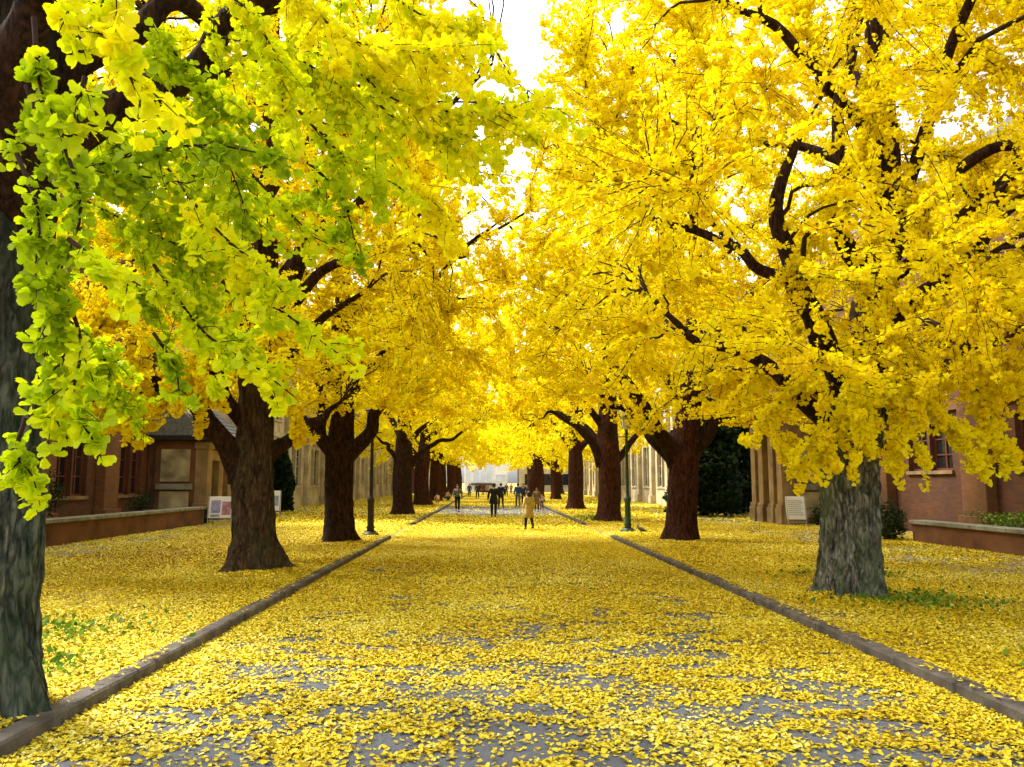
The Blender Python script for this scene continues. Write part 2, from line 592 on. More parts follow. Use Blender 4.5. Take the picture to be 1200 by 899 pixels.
kerb_run(RX0 - 0.18, RX0, -3, 25.1, 1, 'long stone kerb along the near left edge of the road')
kerb_run(RX0 - 0.18, RX0, 33.5, 140, 2, 'stone kerb on the left beyond the cross path')
kerb_run(RX1, RX1 + 0.18, -3, 25.1, 3, 'long stone kerb along the near right edge of the road')
kerb_run(RX1, RX1 + 0.18, 33.0, 140, 4, 'stone kerb on the right beyond the cross path')

# ------------------------------------------------------------------ leaves
def fan_leaves(base, axis, normal, size, detailed, rng, curl=1.0):
    """ginkgo fans: blades that widen from the stem to a lobed rim"""
    n = len(base)
    axis = axis / (np.linalg.norm(axis, axis=1, keepdims=True) + 1e-9)
    side = np.cross(axis, normal)
    side /= np.linalg.norm(side, axis=1, keepdims=True) + 1e-9
    nor = np.cross(side, axis)
    s = size[:, None]
    cup = curl * rng.uniform(-0.1, 0.32, n)[:, None]
    droop = curl * rng.uniform(-0.05, 0.3, n)[:, None]
    w = rng.uniform(0.85, 1.15, n)[:, None]
    def P(x, y, zc, zd):
        return base + s * (side * (x * w) + axis * y + nor * (zc * cup - zd * droop))
    if detailed:
        half = [(.30, .20, .35, .05), (.60, .48, 1, .3), (.52, .78, .95, .65), (.22, .95, .45, .9)]
        pts = [P(0, 0, 0, 0), P(0, .84, 0, .75)] + [P(*h) for h in half] + [P(-h[0], *h[1:]) for h in half]
        V = np.stack(pts, 1).reshape(-1, 3)
        f = np.array([[0, 2, 3, 4], [0, 4, 5, 1], [0, 8, 7, 6], [0, 1, 9, 8]])
        F4 = (np.arange(n)[:, None, None] * 10 + f[None]).reshape(-1, 4)
        return V, F4, None
    pts = [P(0, 0, 0, 0), P(.60, .66, 1, .4), P(0, .95, 0, .9), P(-.60, .66, 1, .4)]
    V = np.stack(pts, 1).reshape(-1, 3)
    F4 = (np.arange(n)[:, None] * 4 + np.array([[0, 1, 2, 3]]))
    return V, F4, None


def mixed_mesh(name, parts, mats):
    """parts: list of (V, F[k], mat index, tint per face); faces may be quads or triangles"""
    Vs, off, loops, starts, tots, mi, ti = [], 0, [], [], [], [], []
    ls = 0
    for V, F, m, t in parts:
        if V is not None:
            Vs.append(V)
            cur = off
            off += len(V)
        nf, k = F.shape
        loops.append((F + cur).ravel())
        starts.append(ls + np.arange(nf) * k)
        tots.append(np.full(nf, k))
        ls += nf * k
        mi.append(np.full(nf, m))
        ti.append(t if t is not None else np.zeros(nf))
    me = bpy.data.meshes.new(name)
    V = np.vstack(Vs).astype(np.float32)
    me.vertices.add(len(V))
    me.vertices.foreach_set('co', V.ravel())
    L = np.concatenate(loops).astype(np.int32)
    me.loops.add(len(L))
    me.loops.foreach_set('vertex_index', L)
    st = np.concatenate(starts).astype(np.int32)
    me.polygons.add(len(st))
    me.polygons.foreach_set('loop_start', st)
    me.polygons.foreach_set('loop_total', np.concatenate(tots).astype(np.int32))
    for m in mats:
        me.materials.append(m)
    me.polygons.foreach_set('material_index', np.concatenate(mi).astype(np.int32))
    a = me.attributes.new('tint', 'FLOAT', 'FACE')
    a.data.foreach_set('value', np.concatenate(ti).astype(np.float32))
    me.update(calc_edges=True)
    return me


# ------------------------------------------------------------------ ginkgo trees
def trunk_mesh(path, rad, seed, segs, rows, flare, ridge, lobes=5, mats=None):
    """one tapered, furrowed trunk with a lobed root flare; path is local"""
    C = catmull(path, 200)
    L = np.concatenate([[0], np.cumsum(np.linalg.norm(np.diff(C, axis=0), axis=1))])
    tt = np.linspace(0, 1, rows) ** 1.7 * L[-1]
    P = np.stack([np.interp(tt, L, C[:, k]) for k in range(3)], 1)
    hr = np.array(rad)
    R = np.interp(tt, hr[:, 0], hr[:, 1])
    T = np.gradient(P, axis=0)
    T /= np.linalg.norm(T, axis=1, keepdims=True)
    A = np.cross(T, np.tile([0, 1.0, 0], (rows, 1)))
    A /= np.linalg.norm(A, axis=1, keepdims=True)
    B = np.cross(T, A)
    th = np.arange(segs) * 2 * math.pi / segs
    TH, HH = np.meshgrid(th, tt)
    rs = np.random.RandomState(seed)
    ph = rs.uniform(0, 6.28, 4)
    fl = flare * np.exp(-HH / 0.36) * (1 + 0.5 * np.cos(lobes * TH + ph[0]) + 0.35 * np.cos((lobes - 2) * TH + ph[1]))
    rootp = np.clip(np.cos(lobes * TH + ph[0]) * .6 + np.cos((lobes - 2) * TH + ph[1]) * .5, 0, 2) ** 2
    fl = fl + flare * 1.3 * rootp * np.exp(-HH / 0.09)
    tw = TH + 0.25 * np.sin(HH * 0.8 + ph[2])
    k = 6.5
    tw = tw + .10 * (vnoise(np.cos(TH) * 3 + 5, np.sin(TH) * 3 + 5, HH * 2.1, seed + 2) - .5)
    n1 = vnoise(np.cos(tw) * k + 20, np.sin(tw) * k + 20, HH * 1.5, seed)
    n2 = vnoise(np.cos(tw) * k * 2.4 + 20, np.sin(tw) * k * 2.4 + 20, HH * 5, seed + 5)
    big = vnoise(np.cos(TH) * 1.6 + 9, np.sin(TH) * 1.6 + 9, HH * 0.55, seed + 9) - 0.5
    rr = R[:, None] * (1 + fl + 0.22 * big) + ridge * ((1 - np.abs(2 * n1 - 1)) ** 1.5 - 0.45 + 0.7 * (n2 - 0.5)) * np.clip(R / R[0], 0.15, 1)[:, None]
    V = P[:, None, :] + rr[:, :, None] * (A[:, None, :] * np.cos(TH)[:, :, None] + B[:, None, :] * np.sin(TH)[:, :, None])
    V[0, :, 2] = -0.12
    V = V.reshape(-1, 3)
    j = np.arange(rows - 1)[:, None] * segs
    i = np.arange(segs)[None, :]
    i2 = (i + 1) % segs
    F = np.stack([j + i, j + i2, j + segs + i2, j + segs + i], -1).reshape(-1, 4)[:, ::-1]
    return mesh_from_quads('trunk', V, F, mats), P, R


def ginkgo(base, H, trunk_path, trunk_r, limbs, env, leaf, bark, lmat, label, seed,
           n2=110, n3=1100, sprays=(), leaf_size=0.09, per_spur=4.0, spur=0.06, segs=48, rows=90, flare=0.35, ridge=0.03,
           n_auto=8, detailed=False, tint=(0.5, 0.25), limb_bark=None, keep=None, zc=(11, 0.4), group='ginkgo trees lining the avenue',
           auto_z=(3.0, 8.0), spray_leaf=None, sag=0.12, spray_tint=None):
    """thing > trunk, limb (each), crown (leafy twigs)"""
    rng = np.random.default_rng(seed)
    base = np.asarray(base, float)
    root = empty('ginkgo_tree', base)
    tag(root, label, 'tree', group)
    tp = np.array(trunk_path, float)
    me, TP, TR = trunk_mesh(tp, trunk_r, seed, segs, rows, flare, ridge, mats=[M[bark]])
    put('trunk', me, root)
    LB = M[limb_bark or bark]
    nodes, nrad, ndir = [TP[::4]], [TR[::4]], [np.tile([0, 0, 1.0], (len(TP[::4]), 1))]
    all_limbs = []
    for pts, r0, r1 in limbs:                           # limbs read off the photograph, in world coordinates
        p = np.array(pts, float) - base
        all_limbs.append((p, r0, r1))
    Rm = env['R']
    for k in range(n_auto):                             # limbs all round the trunk, also on its hidden sides
        az = env.get('az0', 0) + k * 2.399 + rng.uniform(-.3, .3)
        z0 = rng.uniform(*auto_z)
        p0 = np.array([np.interp(z0, TP[:, 2], TP[:, c]) for c in range(3)])
        d = np.array([math.cos(az), math.sin(az), 0])
        ln = Rm * rng.uniform(.55, .9)
        rise = rng.uniform(.5, 1.2) * ln
        bend = rng.normal(0, 0.35, (2, 3))
        p = np.array([p0, p0 + d * ln * .3 + np.array([0, 0, rise * .42]) + bend[0] * .5, p0 + d * ln * .65 + np.array([0, 0, rise * .75]) + bend[1],
                      p0 + d * ln + np.array([0, 0, rise])])
        rb = np.interp(z0, TP[:, 2], TR) * rng.uniform(.3, .45)
        all_limbs.append((p, rb, 0.025))
    for p, r0, r1 in all_limbs:
        n = 26
        C = catmull(p, n)
        t = np.linspace(0, 1, n)
        wob = np.stack([vnoise(t * 7 + 3 * c, t * 0 + c, seed=seed + len(nodes)) - .5 for c in range(3)], 1) * 0.22 * np.sin(t * math.pi)[:, None]
        C = C + wob
        R = r0 * (1 - t) ** 0.8 + r1
        R = R * (1 + 0.25 * np.exp(-t * 14))
        V, F = batch_tubes(C[None], R[None], 12)
        V = V + (vnoise(V[:, 0] * 9, V[:, 1] * 9, V[:, 2] * 5, seed)[:, None] - .5) * 0.15 * np.repeat(R, 12)[:, None]
        put('limb', mesh_from_quads('limb', V, F, [LB]), root)
        nodes.append(C[3:])
        nrad.append(R[3:])
        ndir.append(np.gradient(C, axis=0)[3:])
    # envelope
    zb, zt = env['zb'], env['zt']

    def sample(n, inner):
        out = []
        while len(out) < n:
            m = n * 4
            z = zb + (zt - zb) * rng.random(m)
            t = (z - zb) / (zt - zb)
            az = rng.random(m) * 2 * math.pi
            prof = np.interp(t, [0, .12, .35, .6, .85, 1], env.get('prof', [.55, .9, 1, .8, .45, .1]))
            nz = vnoise(np.cos(az) * 1.7 + 7, np.sin(az) * 1.7 + 7, z * 0.45, seed + 3)
            rr = Rm * prof * (0.72 + 0.5 * nz)
            f = np.sqrt(inner ** 2 + (1 - inner ** 2) * rng.random(m))
            p = np.stack([np.cos(az) * rr * f, np.sin(az) * rr * f, z], 1)
            ok = rng.random(m) < prof ** 2
            under = vnoise(np.cos(az) * 2.6 + 31, np.sin(az) * 2.6 + 31, rr * f * .5, seed + 17)
            ok &= z > zb + env.get('lift', 0) * (under - .15)
            ok &= rng.random(m) < np.where(z > zc[0], zc[1], 1.0)
            lump = vnoise(p[:, 0] * .8 + 50, p[:, 1] * .8 + 50, p[:, 2] * 0.9, seed + 11)
            ok &= lump > rng.uniform(0.12, 0.55, m)
            if keep is not None:
                ok &= keep(p + base)
            out += list(p[ok])
        return np.array(out[:n])

    def attach(Pts, n, upk, sagk, rmax):
        NN, NR, ND = np.vstack(nodes), np.concatenate(nrad), np.vstack(ndir)
        ND = ND / (np.linalg.norm(ND, axis=1, keepdims=True) + 1e-9)
        idx = np.empty(len(Pts), int)
        rN = np.hypot(NN[:, 0], NN[:, 1])
        for s in range(0, len(Pts), 200):
            p = Pts[s:s + 200]
            D = np.linalg.norm(p[:, None] - NN[None], axis=2)
            rp = np.hypot(p[:, 0], p[:, 1])
            cst = D + .6 * np.maximum(0, rN[None] - rp[:, None]) + .35 * np.maximum(0, NN[None, :, 2] - p[:, 2:3] - .2)
            idx[s:s + 200] = cst.argmin(1)
        A = NN[idx]
        dist = np.linalg.norm(Pts - A, axis=1, keepdims=True)
        ctrl = A + (ND[idx] * .35 + (Pts - A) / np.maximum(dist, 1e-6) * .25) * dist + np.array([0, 0, upk]) * dist
        ctrl += rng.normal(0, .07, ctrl.shape) * dist
        t = np.linspace(0, 1, n)[None, :, None]
        C = (1 - t) ** 2 * A[:, None] + 2 * t * (1 - t) * ctrl[:, None] + t ** 2 * Pts[:, None]
        C[:, :, 2] -= sagk * (t[:, :, 0] ** 2) * dist
        C[:, 1:-1] += rng.normal(0, .025, C[:, 1:-1].shape) * np.minimum(dist, 1.5)[:, :, None]
        r0 = np.minimum(NR[idx] * .55, rmax[0] + rmax[1] * dist[:, 0])
        tt = np.linspace(0, 1, n)[None]
        Rr = r0[:, None] * (1 - tt) ** .9 + .0035
        return C, Rr, dist[:, 0]

    woodV, woodF, off = [], [], 0
    leafP, leafL = [], []
    # secondary branches
    if n2:
        C2, R2, d2 = attach(sample(n2, .35), 9, .12, .08, (.008, .011))
        nodes.append(C2[:, 1:].reshape(-1, 3))
        nrad.append(R2[:, 1:].reshape(-1))
        ndir.append(np.gradient(C2, axis=1)[:, 1:].reshape(-1, 3))
        V, F = batch_tubes(C2, R2, 6)
        woodV.append(V)
        woodF.append(F)
        off += len(V)
        leafP.append((C2, d2, .45))
    if n3:
        P3 = sample(n3, .3)
        C3, R3, d3 = attach(P3, 6, .10, sag, (.003, .004))
        V, F = batch_tubes(C3, R3, 3)
        woodV.append(V)
        woodF.append(F + off)
        off += len(V)
        leafP.append((C3, d3, .1))
    parts = []

    def leaves(Cs, ds, t0, size, density, det, tmean, tvar):
        n = Cs.shape[1]
        seg = np.linalg.norm(np.diff(Cs, axis=1), axis=2).sum(1) * (1 - t0)
        ns = int(seg.sum() / spur * density)
        pid = rng.choice(len(Cs), ns, p=seg / seg.sum())
        tt = t0 + (1 - t0) * rng.random(ns) ** .8
        f = tt * (n - 1)
        i = np.minimum(f.astype(int), n - 2)
        u = (f - i)[:, None]
        pos = Cs[pid, i] * (1 - u) + Cs[pid, i + 1] * u
        tan = Cs[pid, i + 1] - Cs[pid, i]
        tan /= np.linalg.norm(tan, axis=1, keepdims=True) + 1e-9
        k = rng.poisson(per_spur, ns)
        pos = np.repeat(pos, k, 0)
        tan = np.repeat(tan, k, 0)
        pt = np.repeat(rng.normal(0, 1, len(Cs))[pid], k)
        m = len(pos)
        ax = rng.normal(0, 1, (m, 3))
        ax /= np.linalg.norm(ax, axis=1, keepdims=True)
        ax = ax + tan * .35 + np.array([0, 0, -.25])
        ax /= np.linalg.norm(ax, axis=1, keepdims=True)
        nor = rng.normal(0, .75, (m, 3)) + np.array([0, 0, .75])
        sz = size * rng.uniform(.7, 1.2, m)
        b = pos + ax * (sz * rng.uniform(.25, .6, m))[:, None]
        V, F4, F3 = fan_leaves(b, ax, nor, sz, det, rng)
        wp = b + base
        clump = vnoise(wp[:, 0] * .9, wp[:, 1] * .9, wp[:, 2] * .9, seed + 21) - .5
        tn = np.clip(tmean + tvar * (rng.normal(0, .45, m) + .45 * pt + 1.6 * clump), 0, 1)
        if det:
            parts.append((V, F4, 0, np.repeat(tn, 4)))
        else:
            parts.append((V, F4, 0, tn))

    for Cs, ds, t0 in leafP:
        leaves(Cs, ds, t0, leaf_size, 1.0, detailed, *tint)
    if len(sprays):                                     # hanging boughs read off the photograph
        for (pts, width, dens, size, tnt) in sprays:
            p = np.array(pts, float) - base
            n = 14
            B = catmull(p, n)
            V, F = batch_tubes(B[None], np.linspace(.014, .004, n)[None], 5)
            woodV.append(V)
            woodF.append(F + off)
            off += len(V)
            ln = np.linalg.norm(np.diff(B, axis=0), axis=1).sum()
            nt_ = max(6, int(ln * 12 * max(width, .15) / .22))
            f = rng.random(nt_) * (n - 1)
            i = np.minimum(f.astype(int), n - 2)
            u = (f - i)[:, None]
            A = B[i] * (1 - u) + B[i + 1] * u
            tan = B[i + 1] - B[i]
            tan /= np.linalg.norm(tan, axis=1, keepdims=True)
            dv = rng.normal(0, .6, (nt_, 3))
            dv[:, 2] -= .25
            dv += tan * .9
            dv /= np.linalg.norm(dv, axis=1, keepdims=True)
            E = A + dv * width * rng.uniform(.5, 1.5, nt_)[:, None]
            t = np.linspace(0, 1, 6)[None, :, None]
            C = A[:, None] * (1 - t) + E[:, None] * t
            C[:, :, 2] -= .18 * width * t[:, :, 0] ** 2
            V, F = batch_tubes(C, np.linspace(.005, .002, 6)[None].repeat(nt_, 0), 3)
            woodV.append(V)
            woodF.append(F + off)
            off += len(V)
            leaves(C, None, .05, size, dens, True, tnt, .2)
            leaves(B[None], None, .05, size, dens, True, tnt, .22)
    wV, wF = np.vstack(woodV), np.vstack(woodF)
    parts.append((wV, wF, 1, None))
    put('crown', mixed_mesh('crown', parts, [M[lmat], M['twig']]), root)
    return root


def copy_tree(o, parent=None):
    c = o.copy()
    COL.objects.link(c)
    if parent is not None:
        c.parent = parent
    for ch in list(o.children):
        copy_tree(ch, c)
    return c


def PXL(Y, *pts):
    """limb path: (u, v) or (u, v, dY) pixels at depth Y"""
    return [at(p[0], p[1], Y + (p[2] if len(p) > 2 else 0)) for p in pts]


def tpath(base, pts, H):
    """trunk path in local coordinates from pixel points at the trunk's depth, then straight up to H"""
    P = [np.zeros(3)]
    for u, v in pts:
        P.append(at(u, v, base[1]) - np.array(base))
    top = P[-1]
    P.append(np.array([top[0] * 1.05, top[1] + .3, H]))
    return P


# ---- right row, nearest
b = np.array([at(995, 700, 11.9)[0], 11.9, VZ])
_RS = [(PXL(10.9, (1010, 440), (985, 500), (945, 540)), .30, 1.3, .058, .7),
               (PXL(10.8, (1030, 430), (1050, 500), (1045, 545)), .28, 1.2, .058, .75),
               (PXL(10.9, (1060, 440), (1110, 490), (1190, 528)), .30, 1.4, .058, .7),
               (PXL(10.9, (1080, 470), (1120, 510), (1150, 548)), .22, 1.2, .058, .75),
               (PXL(11.2, (960, 430), (915, 470), (880, 520)), .24, 1.1, .058, .7),
               (PXL(10.6, (1000, 400), (1000, 470), (1010, 520)), .26, 1.2, .058, .78),
               (PXL(10.9, (960, 500), (930, 535), (955, 550)), .22, 1.0, .058, .7),
               (PXL(10.9, (1100, 400), (1170, 440), (1215, 470)), .30, 1.2, .058, .6),
               (PXL(11.6, (900, 420), (870, 455), (850, 480)), .28, 1.0, .058, .6),
               (PXL(10.7, (1000, 430), (1020, 490), (1000, 535)), .30, 1.3, .056, .72),
               (PXL(10.8, (975, 450), (965, 500), (975, 535)), .26, 1.2, .056, .6),
               (PXL(10.8, (1040, 460), (1070, 510), (1090, 545)), .24, 1.2, .056, .75),
               (PXL(10.7, (1060, 420), (1075, 470), (1050, 520)), .30, 1.2, .056, .65),
               (PXL(11.0, (1120, 430), (1160, 480), (1150, 525)), .32, 1.2, .056, .6),
               (PXL(11.2, (940, 440), (905, 490), (925, 520)), .26, 1.1, .056, .55),
               (PXL(11.2, (1150, 400), (1200, 440), (1240, 500)), .34, 1.2, .056, .5),
               (PXL(11.0, (1040, 380), (1090, 440), (1140, 450)), .36, 1.2, .056, .55),
               (PXL(10.9, (1040, 40), (1025, 120), (1010, 200)), .7, .8, .054, .6),
               (PXL(10.8, (1000, 200), (960, 260), (930, 320)), .6, .7, .054, .55),
               (PXL(10.9, (1060, 180), (1090, 250), (1120, 300)), .6, .8, .054, .6),
               (PXL(10.9, (1010, 250), (1040, 320), (1020, 390)), .55, .7, .054, .6),
               (PXL(12.5, (1060, 280), (1120, 300), (1190, 330)), .75, .8, .054, .5),
               (PXL(13.0, (1080, 180), (1150, 190), (1220, 230)), .8, .8, .054, .55),
               (PXL(12.5, (1060, 80), (1130, 60), (1210, 90)), .8, .8, .054, .6),
               (PXL(12.0, (1060, -10), (1130, -10), (1220, 10)), .8, .7, .054, .6),
               (PXL(13.5, (1120, 360), (1170, 370), (1230, 400)), .75, .8, .054, .5),
               (PXL(12.0, (960, 120), (950, 60), (930, 0)), .8, .8, .054, .55),
               (PXL(11.5, (850, 120), (820, 60), (800, 0)), .8, .8, .054, .6),
               (PXL(11.0, (720, 200), (690, 120), (680, 30)), .7, .7, .054, .65),
               (PXL(11.0, (800, 250), (760, 180), (740, 100)), .75, .7, .054, .6),
               (PXL(13.5, (1040, 420), (1090, 400), (1150, 420)), .75, .9, .054, .5),
               (PXL(13.0, (930, 430), (890, 440), (850, 450)), .6, .8, .054, .5)]
ginkgo(b, 17, tpath(b, [(998, 600), (1000, 520), (1012, 430), (1030, 320), (1036, 180)], 16.5),
       [(0, .38), (.8, .36), (2.4, .365), (3.4, .33), (6, .22), (10, .13), (17, .03)],
       [(PXL(11.9, (1003, 500), (978, 420, -.4), (937, 350, -.8), (930, 300, -.8), (915, 240, -1), (940, 150, -1.2)), .20, .04),
        (PXL(11.9, (1010, 455), (1040, 380, -.5), (1100, 337, -.9), (1150, 275, -1.2), (1190, 190, -1.2)), .19, .04),
        (PXL(11.9, (985, 505), (940, 470, -.4), (905, 430, -.5), (850, 405, -.7), (800, 385, -.6), (760, 345, -.4)), .13, .02),
        (PXL(11.9, (1015, 500), (1060, 450, .5), (1120, 420, 1), (1200, 390, 1.2)), .14, .03),
        (PXL(11.9, (935, 330, -.8), (880, 310, -1), (820, 270, -1), (740, 250, -.8), (690, 200, -.5)), .07, .015),
        (PXL(11.9, (1025, 330), (985, 250, -.5), (990, 120, -.8), (1010, 20, -1)), .13, .03)],
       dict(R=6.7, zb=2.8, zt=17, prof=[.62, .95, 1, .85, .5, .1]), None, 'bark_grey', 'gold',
       'nearest ginkgo on the right with thick grey lichen-marked trunk and low golden boughs', 11,
       n2=240, n3=5200, leaf_size=.054, per_spur=6.2, spur=.06, segs=160, rows=200, flare=.17, ridge=.10, n_auto=7,
       keep=lambda p: (p[:, 0] > 0.3 + .10 * (p[:, 2] - 4)) & (p[:, 1] > 6.3),
       limb_bark='bark_dark', zc=(13.0, .4), tint=(.52, .27),
       sprays=[(p_, w_, d_ * (1.6 if w_ < .5 else 1), s_, t_) for p_, w_, d_, s_, t_ in _RS])

# ---- left row, second and third
b = np.array([at(297, 668, 15.7)[0], 15.7, VZ])
ginkgo(b, 17, tpath(b, [(297, 600), (297, 540), (300, 470), (296, 400), (312, 310), (312, 200)], 16.5),
       [(0, .47), (.7, .37), (2.2, .35), (3.4, .31), (6, .22), (10, .14), (17, .03)],
       [(PXL(15.7, (284, 560), (262, 515, -.3), (215, 472, -.6), (150, 432, -.9), (80, 402, -1.2)), .20, .03),
        (PXL(15.7, (290, 500), (262, 460, -.3), (240, 420, -.5), (218, 360, -.6), (205, 280, -.6)), .12, .03),
        (PXL(15.7, (305, 440), (335, 340, -.3), (368, 265, -.5), (400, 195, -.6), (420, 120, -.6)), .19, .05),
        (PXL(15.7, (305, 540), (345, 510, .3), (372, 492, .6), (400, 470, 1)), .13, .03),
        (PXL(15.7, (300, 470), (345, 420, -.5), (385, 370, -.8), (430, 340, -1)), .12, .03)],
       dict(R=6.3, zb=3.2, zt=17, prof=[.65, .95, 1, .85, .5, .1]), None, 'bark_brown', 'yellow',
       'second ginkgo on the left with flared brown trunk and a long arching limb', 22,
       n2=190, n3=3700, leaf_size=.060, per_spur=6.0, spur=.065, segs=120, rows=160, flare=.30, ridge=.075, n_auto=8,
       keep=lambda p: (p[:, 0] < -0.75) & (p[:, 1] > 10.5), limb_bark='bark_dark', tint=(.5, .25), zc=(13.5, .4),
       sprays=[(PXL(15, (200, 455), (160, 470), (120, 480)), .45, 1, .085, .5),
               (PXL(15, (140, 425), (110, 455), (90, 480)), .45, 1, .085, .5),
               (PXL(15, (90, 405), (60, 430), (40, 460)), .45, 1, .085, .5),
               (PXL(14.5, (215, 430), (190, 470), (150, 485)), .5, 1, .08, .5),
               (PXL(14.6, (180, 400), (140, 440), (120, 470)), .55, 1, .08, .55),
               (PXL(14.6, (240, 400), (225, 440), (235, 470)), .5, 1, .08, .45),
               (PXL(14.5, (120, 380), (90, 430), (75, 475)), .55, 1, .08, .5),
               (PXL(15.2, (330, 440), (345, 480), (350, 505)), .35, .9, .08, .5),
               (PXL(15.0, (180, 330), (120, 370), (70, 400)), .6, 1, .08, .5)])

b = np.array([at(397, 636, 22.9)[0], 22.9, VZ])
ginkgo(b, 17, tpath(b, [(397, 580), (398, 530), (402, 470), (398, 400), (402, 320)], 16.5),
       [(0, .41), (.7, .36), (2.6, .36), (3.6, .30), (7, .19), (17, .03)],
       [(PXL(22.9, (392, 530), (366, 508, -.2), (345, 480, -.4), (315, 460, -.6)), .17, .04),
        (PXL(22.9, (405, 535), (435, 507, -.2), (438, 484, -.3), (480, 450, -.6), (505, 425, -.6)), .19, .04),
        (PXL(22.9, (400, 410), (440, 377, -.3), (490, 354, -.5), (540, 350, -.8)), .14, .03),
        (PXL(22.9, (402, 395), (420, 350, -.3), (447, 324, -.5), (485, 314, -.7), (550, 300, -1)), .13, .03),
        (PXL(22.9, (375, 510), (378, 470, -.3), (360, 420, -.5), (340, 370, -.6)), .12, .03),
        (PXL(22.9, (400, 440), (450, 420, -.8), (490, 400, -1.2), (520, 370, -1.4)), .10, .03)],
       dict(R=6.6, zb=3.3, zt=17, lift=2.4), None, 'bark_dark', 'yellow',
       'third ginkgo on the left, dark trunk forking low beside the left lamp post', 33,
       n2=150, n3=2500, leaf_size=.075, per_spur=5.0, spur=.075, segs=72, rows=110, flare=.2, ridge=.06, n_auto=8,
       keep=lambda p: p[:, 0] < np.where(p[:, 2] > 8.8, -.6, .7), tint=(.42, .25))

# ---- right row, second and third
b = np.array([at(798, 635, 23.2)[0], 23.2, VZ])
ginkgo(b, 17, tpath(b, [(800, 580), (803, 520), (808, 470), (812, 400), (815, 300)], 16.5),
       [(0, .46), (.6, .41), (2.4, .41), (3.4, .34), (7, .21), (17, .03)],
       [(PXL(23.2, (790, 530), (768, 500, -.2), (740, 455, -.5), (712, 405, -.7), (700, 350, -.8)), .20, .04),
        (PXL(23.2, (810, 530), (850, 485, -.2), (885, 462, -.4), (930, 430, -.5)), .20, .04),
        (PXL(23.2, (788, 540), (765, 515, .3), (750, 492, .5), (715, 470, .6), (690, 440, .6)), .12, .03),
        (PXL(23.2, (805, 480), (770, 430, -.8), (735, 385, -1.2), (690, 360, -1.4)), .13, .03),
        (PXL(23.2, (808, 470), (845, 420, -.5), (870, 350, -.8)), .13, .03)],
       dict(R=6.6, zb=3.3, zt=17, lift=2.4), None, 'bark_red', 'gold',
       'second ginkgo on the right with reddish brown trunk spreading into a wide fork', 44,
       n2=150, n3=2500, leaf_size=.075, per_spur=5.0, spur=.075, segs=72, rows=110, flare=.16, ridge=.06, n_auto=8,
       keep=lambda p: p[:, 0] > np.where(p[:, 2] > 8.8, .4, -.9), limb_bark='bark_dark', tint=(.45, .25))

b = np.array([at(714, 612, 34.8)[0], 34.8, VZ])
r3 = ginkgo(b, 17, tpath(b, [(714, 570), (713, 520), (712, 480), (714, 440), (714, 380)], 16.5),
            [(0, .51), (.6, .46), (2.8, .47), (4, .42), (7, .26), (17, .03)],
            [(PXL(34.8, (705, 545), (690, 515, -.2), (665, 492, -.4), (645, 482, -.5), (637, 490, -.5)), .17, .04),
             (PXL(34.8, (722, 540), (738, 520, .1), (755, 497, .2), (775, 480, .3)), .14, .03),
             (PXL(34.8, (710, 505), (690, 480, -.3), (670, 460, -.5), (645, 440, -.8)), .15, .03)],
            dict(R=6.8, zb=3.6, zt=17, lift=3.0), None, 'bark_red', 'gold',
            'third ginkgo on the right, straight dark trunk just behind the green lamp post', 55,
            n2=120, n3=1900, leaf_size=.10, per_spur=4.2, spur=.09, segs=56, rows=80, flare=.2, ridge=.03, n_auto=8,
            keep=lambda p: p[:, 0] > np.where(p[:, 2] > 10.5, .6, -1.2), limb_bark='bark_dark', tint=(.45, .25))

# ---- left row, fourth
b = np.array([at(472, 604, 42.0)[0], 42.0, VZ])
l4 = ginkgo(b, 17, tpath(b, [(472, 570), (473, 535), (474, 500), (474, 440)], 16.5),
            [(0, .56), (.6, .5), (2.8, .5), (4, .4), (7, .24), (17, .03)],
            [(PXL(42, (478, 550), (497, 528, -.2), (525, 515, -.4), (552, 500, -.6)), .15, .03),
             (PXL(42, (468, 540), (455, 525, -.2), (440, 510, -.3)), .13, .03),
             (PXL(42, (476, 520), (505, 495, -.2), (530, 480, -.4)), .13, .03)],
            dict(R=6.8, zb=3.4, zt=17, lift=3.0), None, 'bark_dark', 'yellow',
            'fourth ginkgo on the left, dark trunk first to the right of the left lamp post', 66,
            n2=120, n3=1900, leaf_size=.11, per_spur=4.0, spur=.09, segs=56, rows=80, flare=.18, ridge=.03, n_auto=8,
            tint=(.5, .25), keep=lambda p: p[:, 0] < np.where(p[:, 2] > 12, -.5, 1.5))

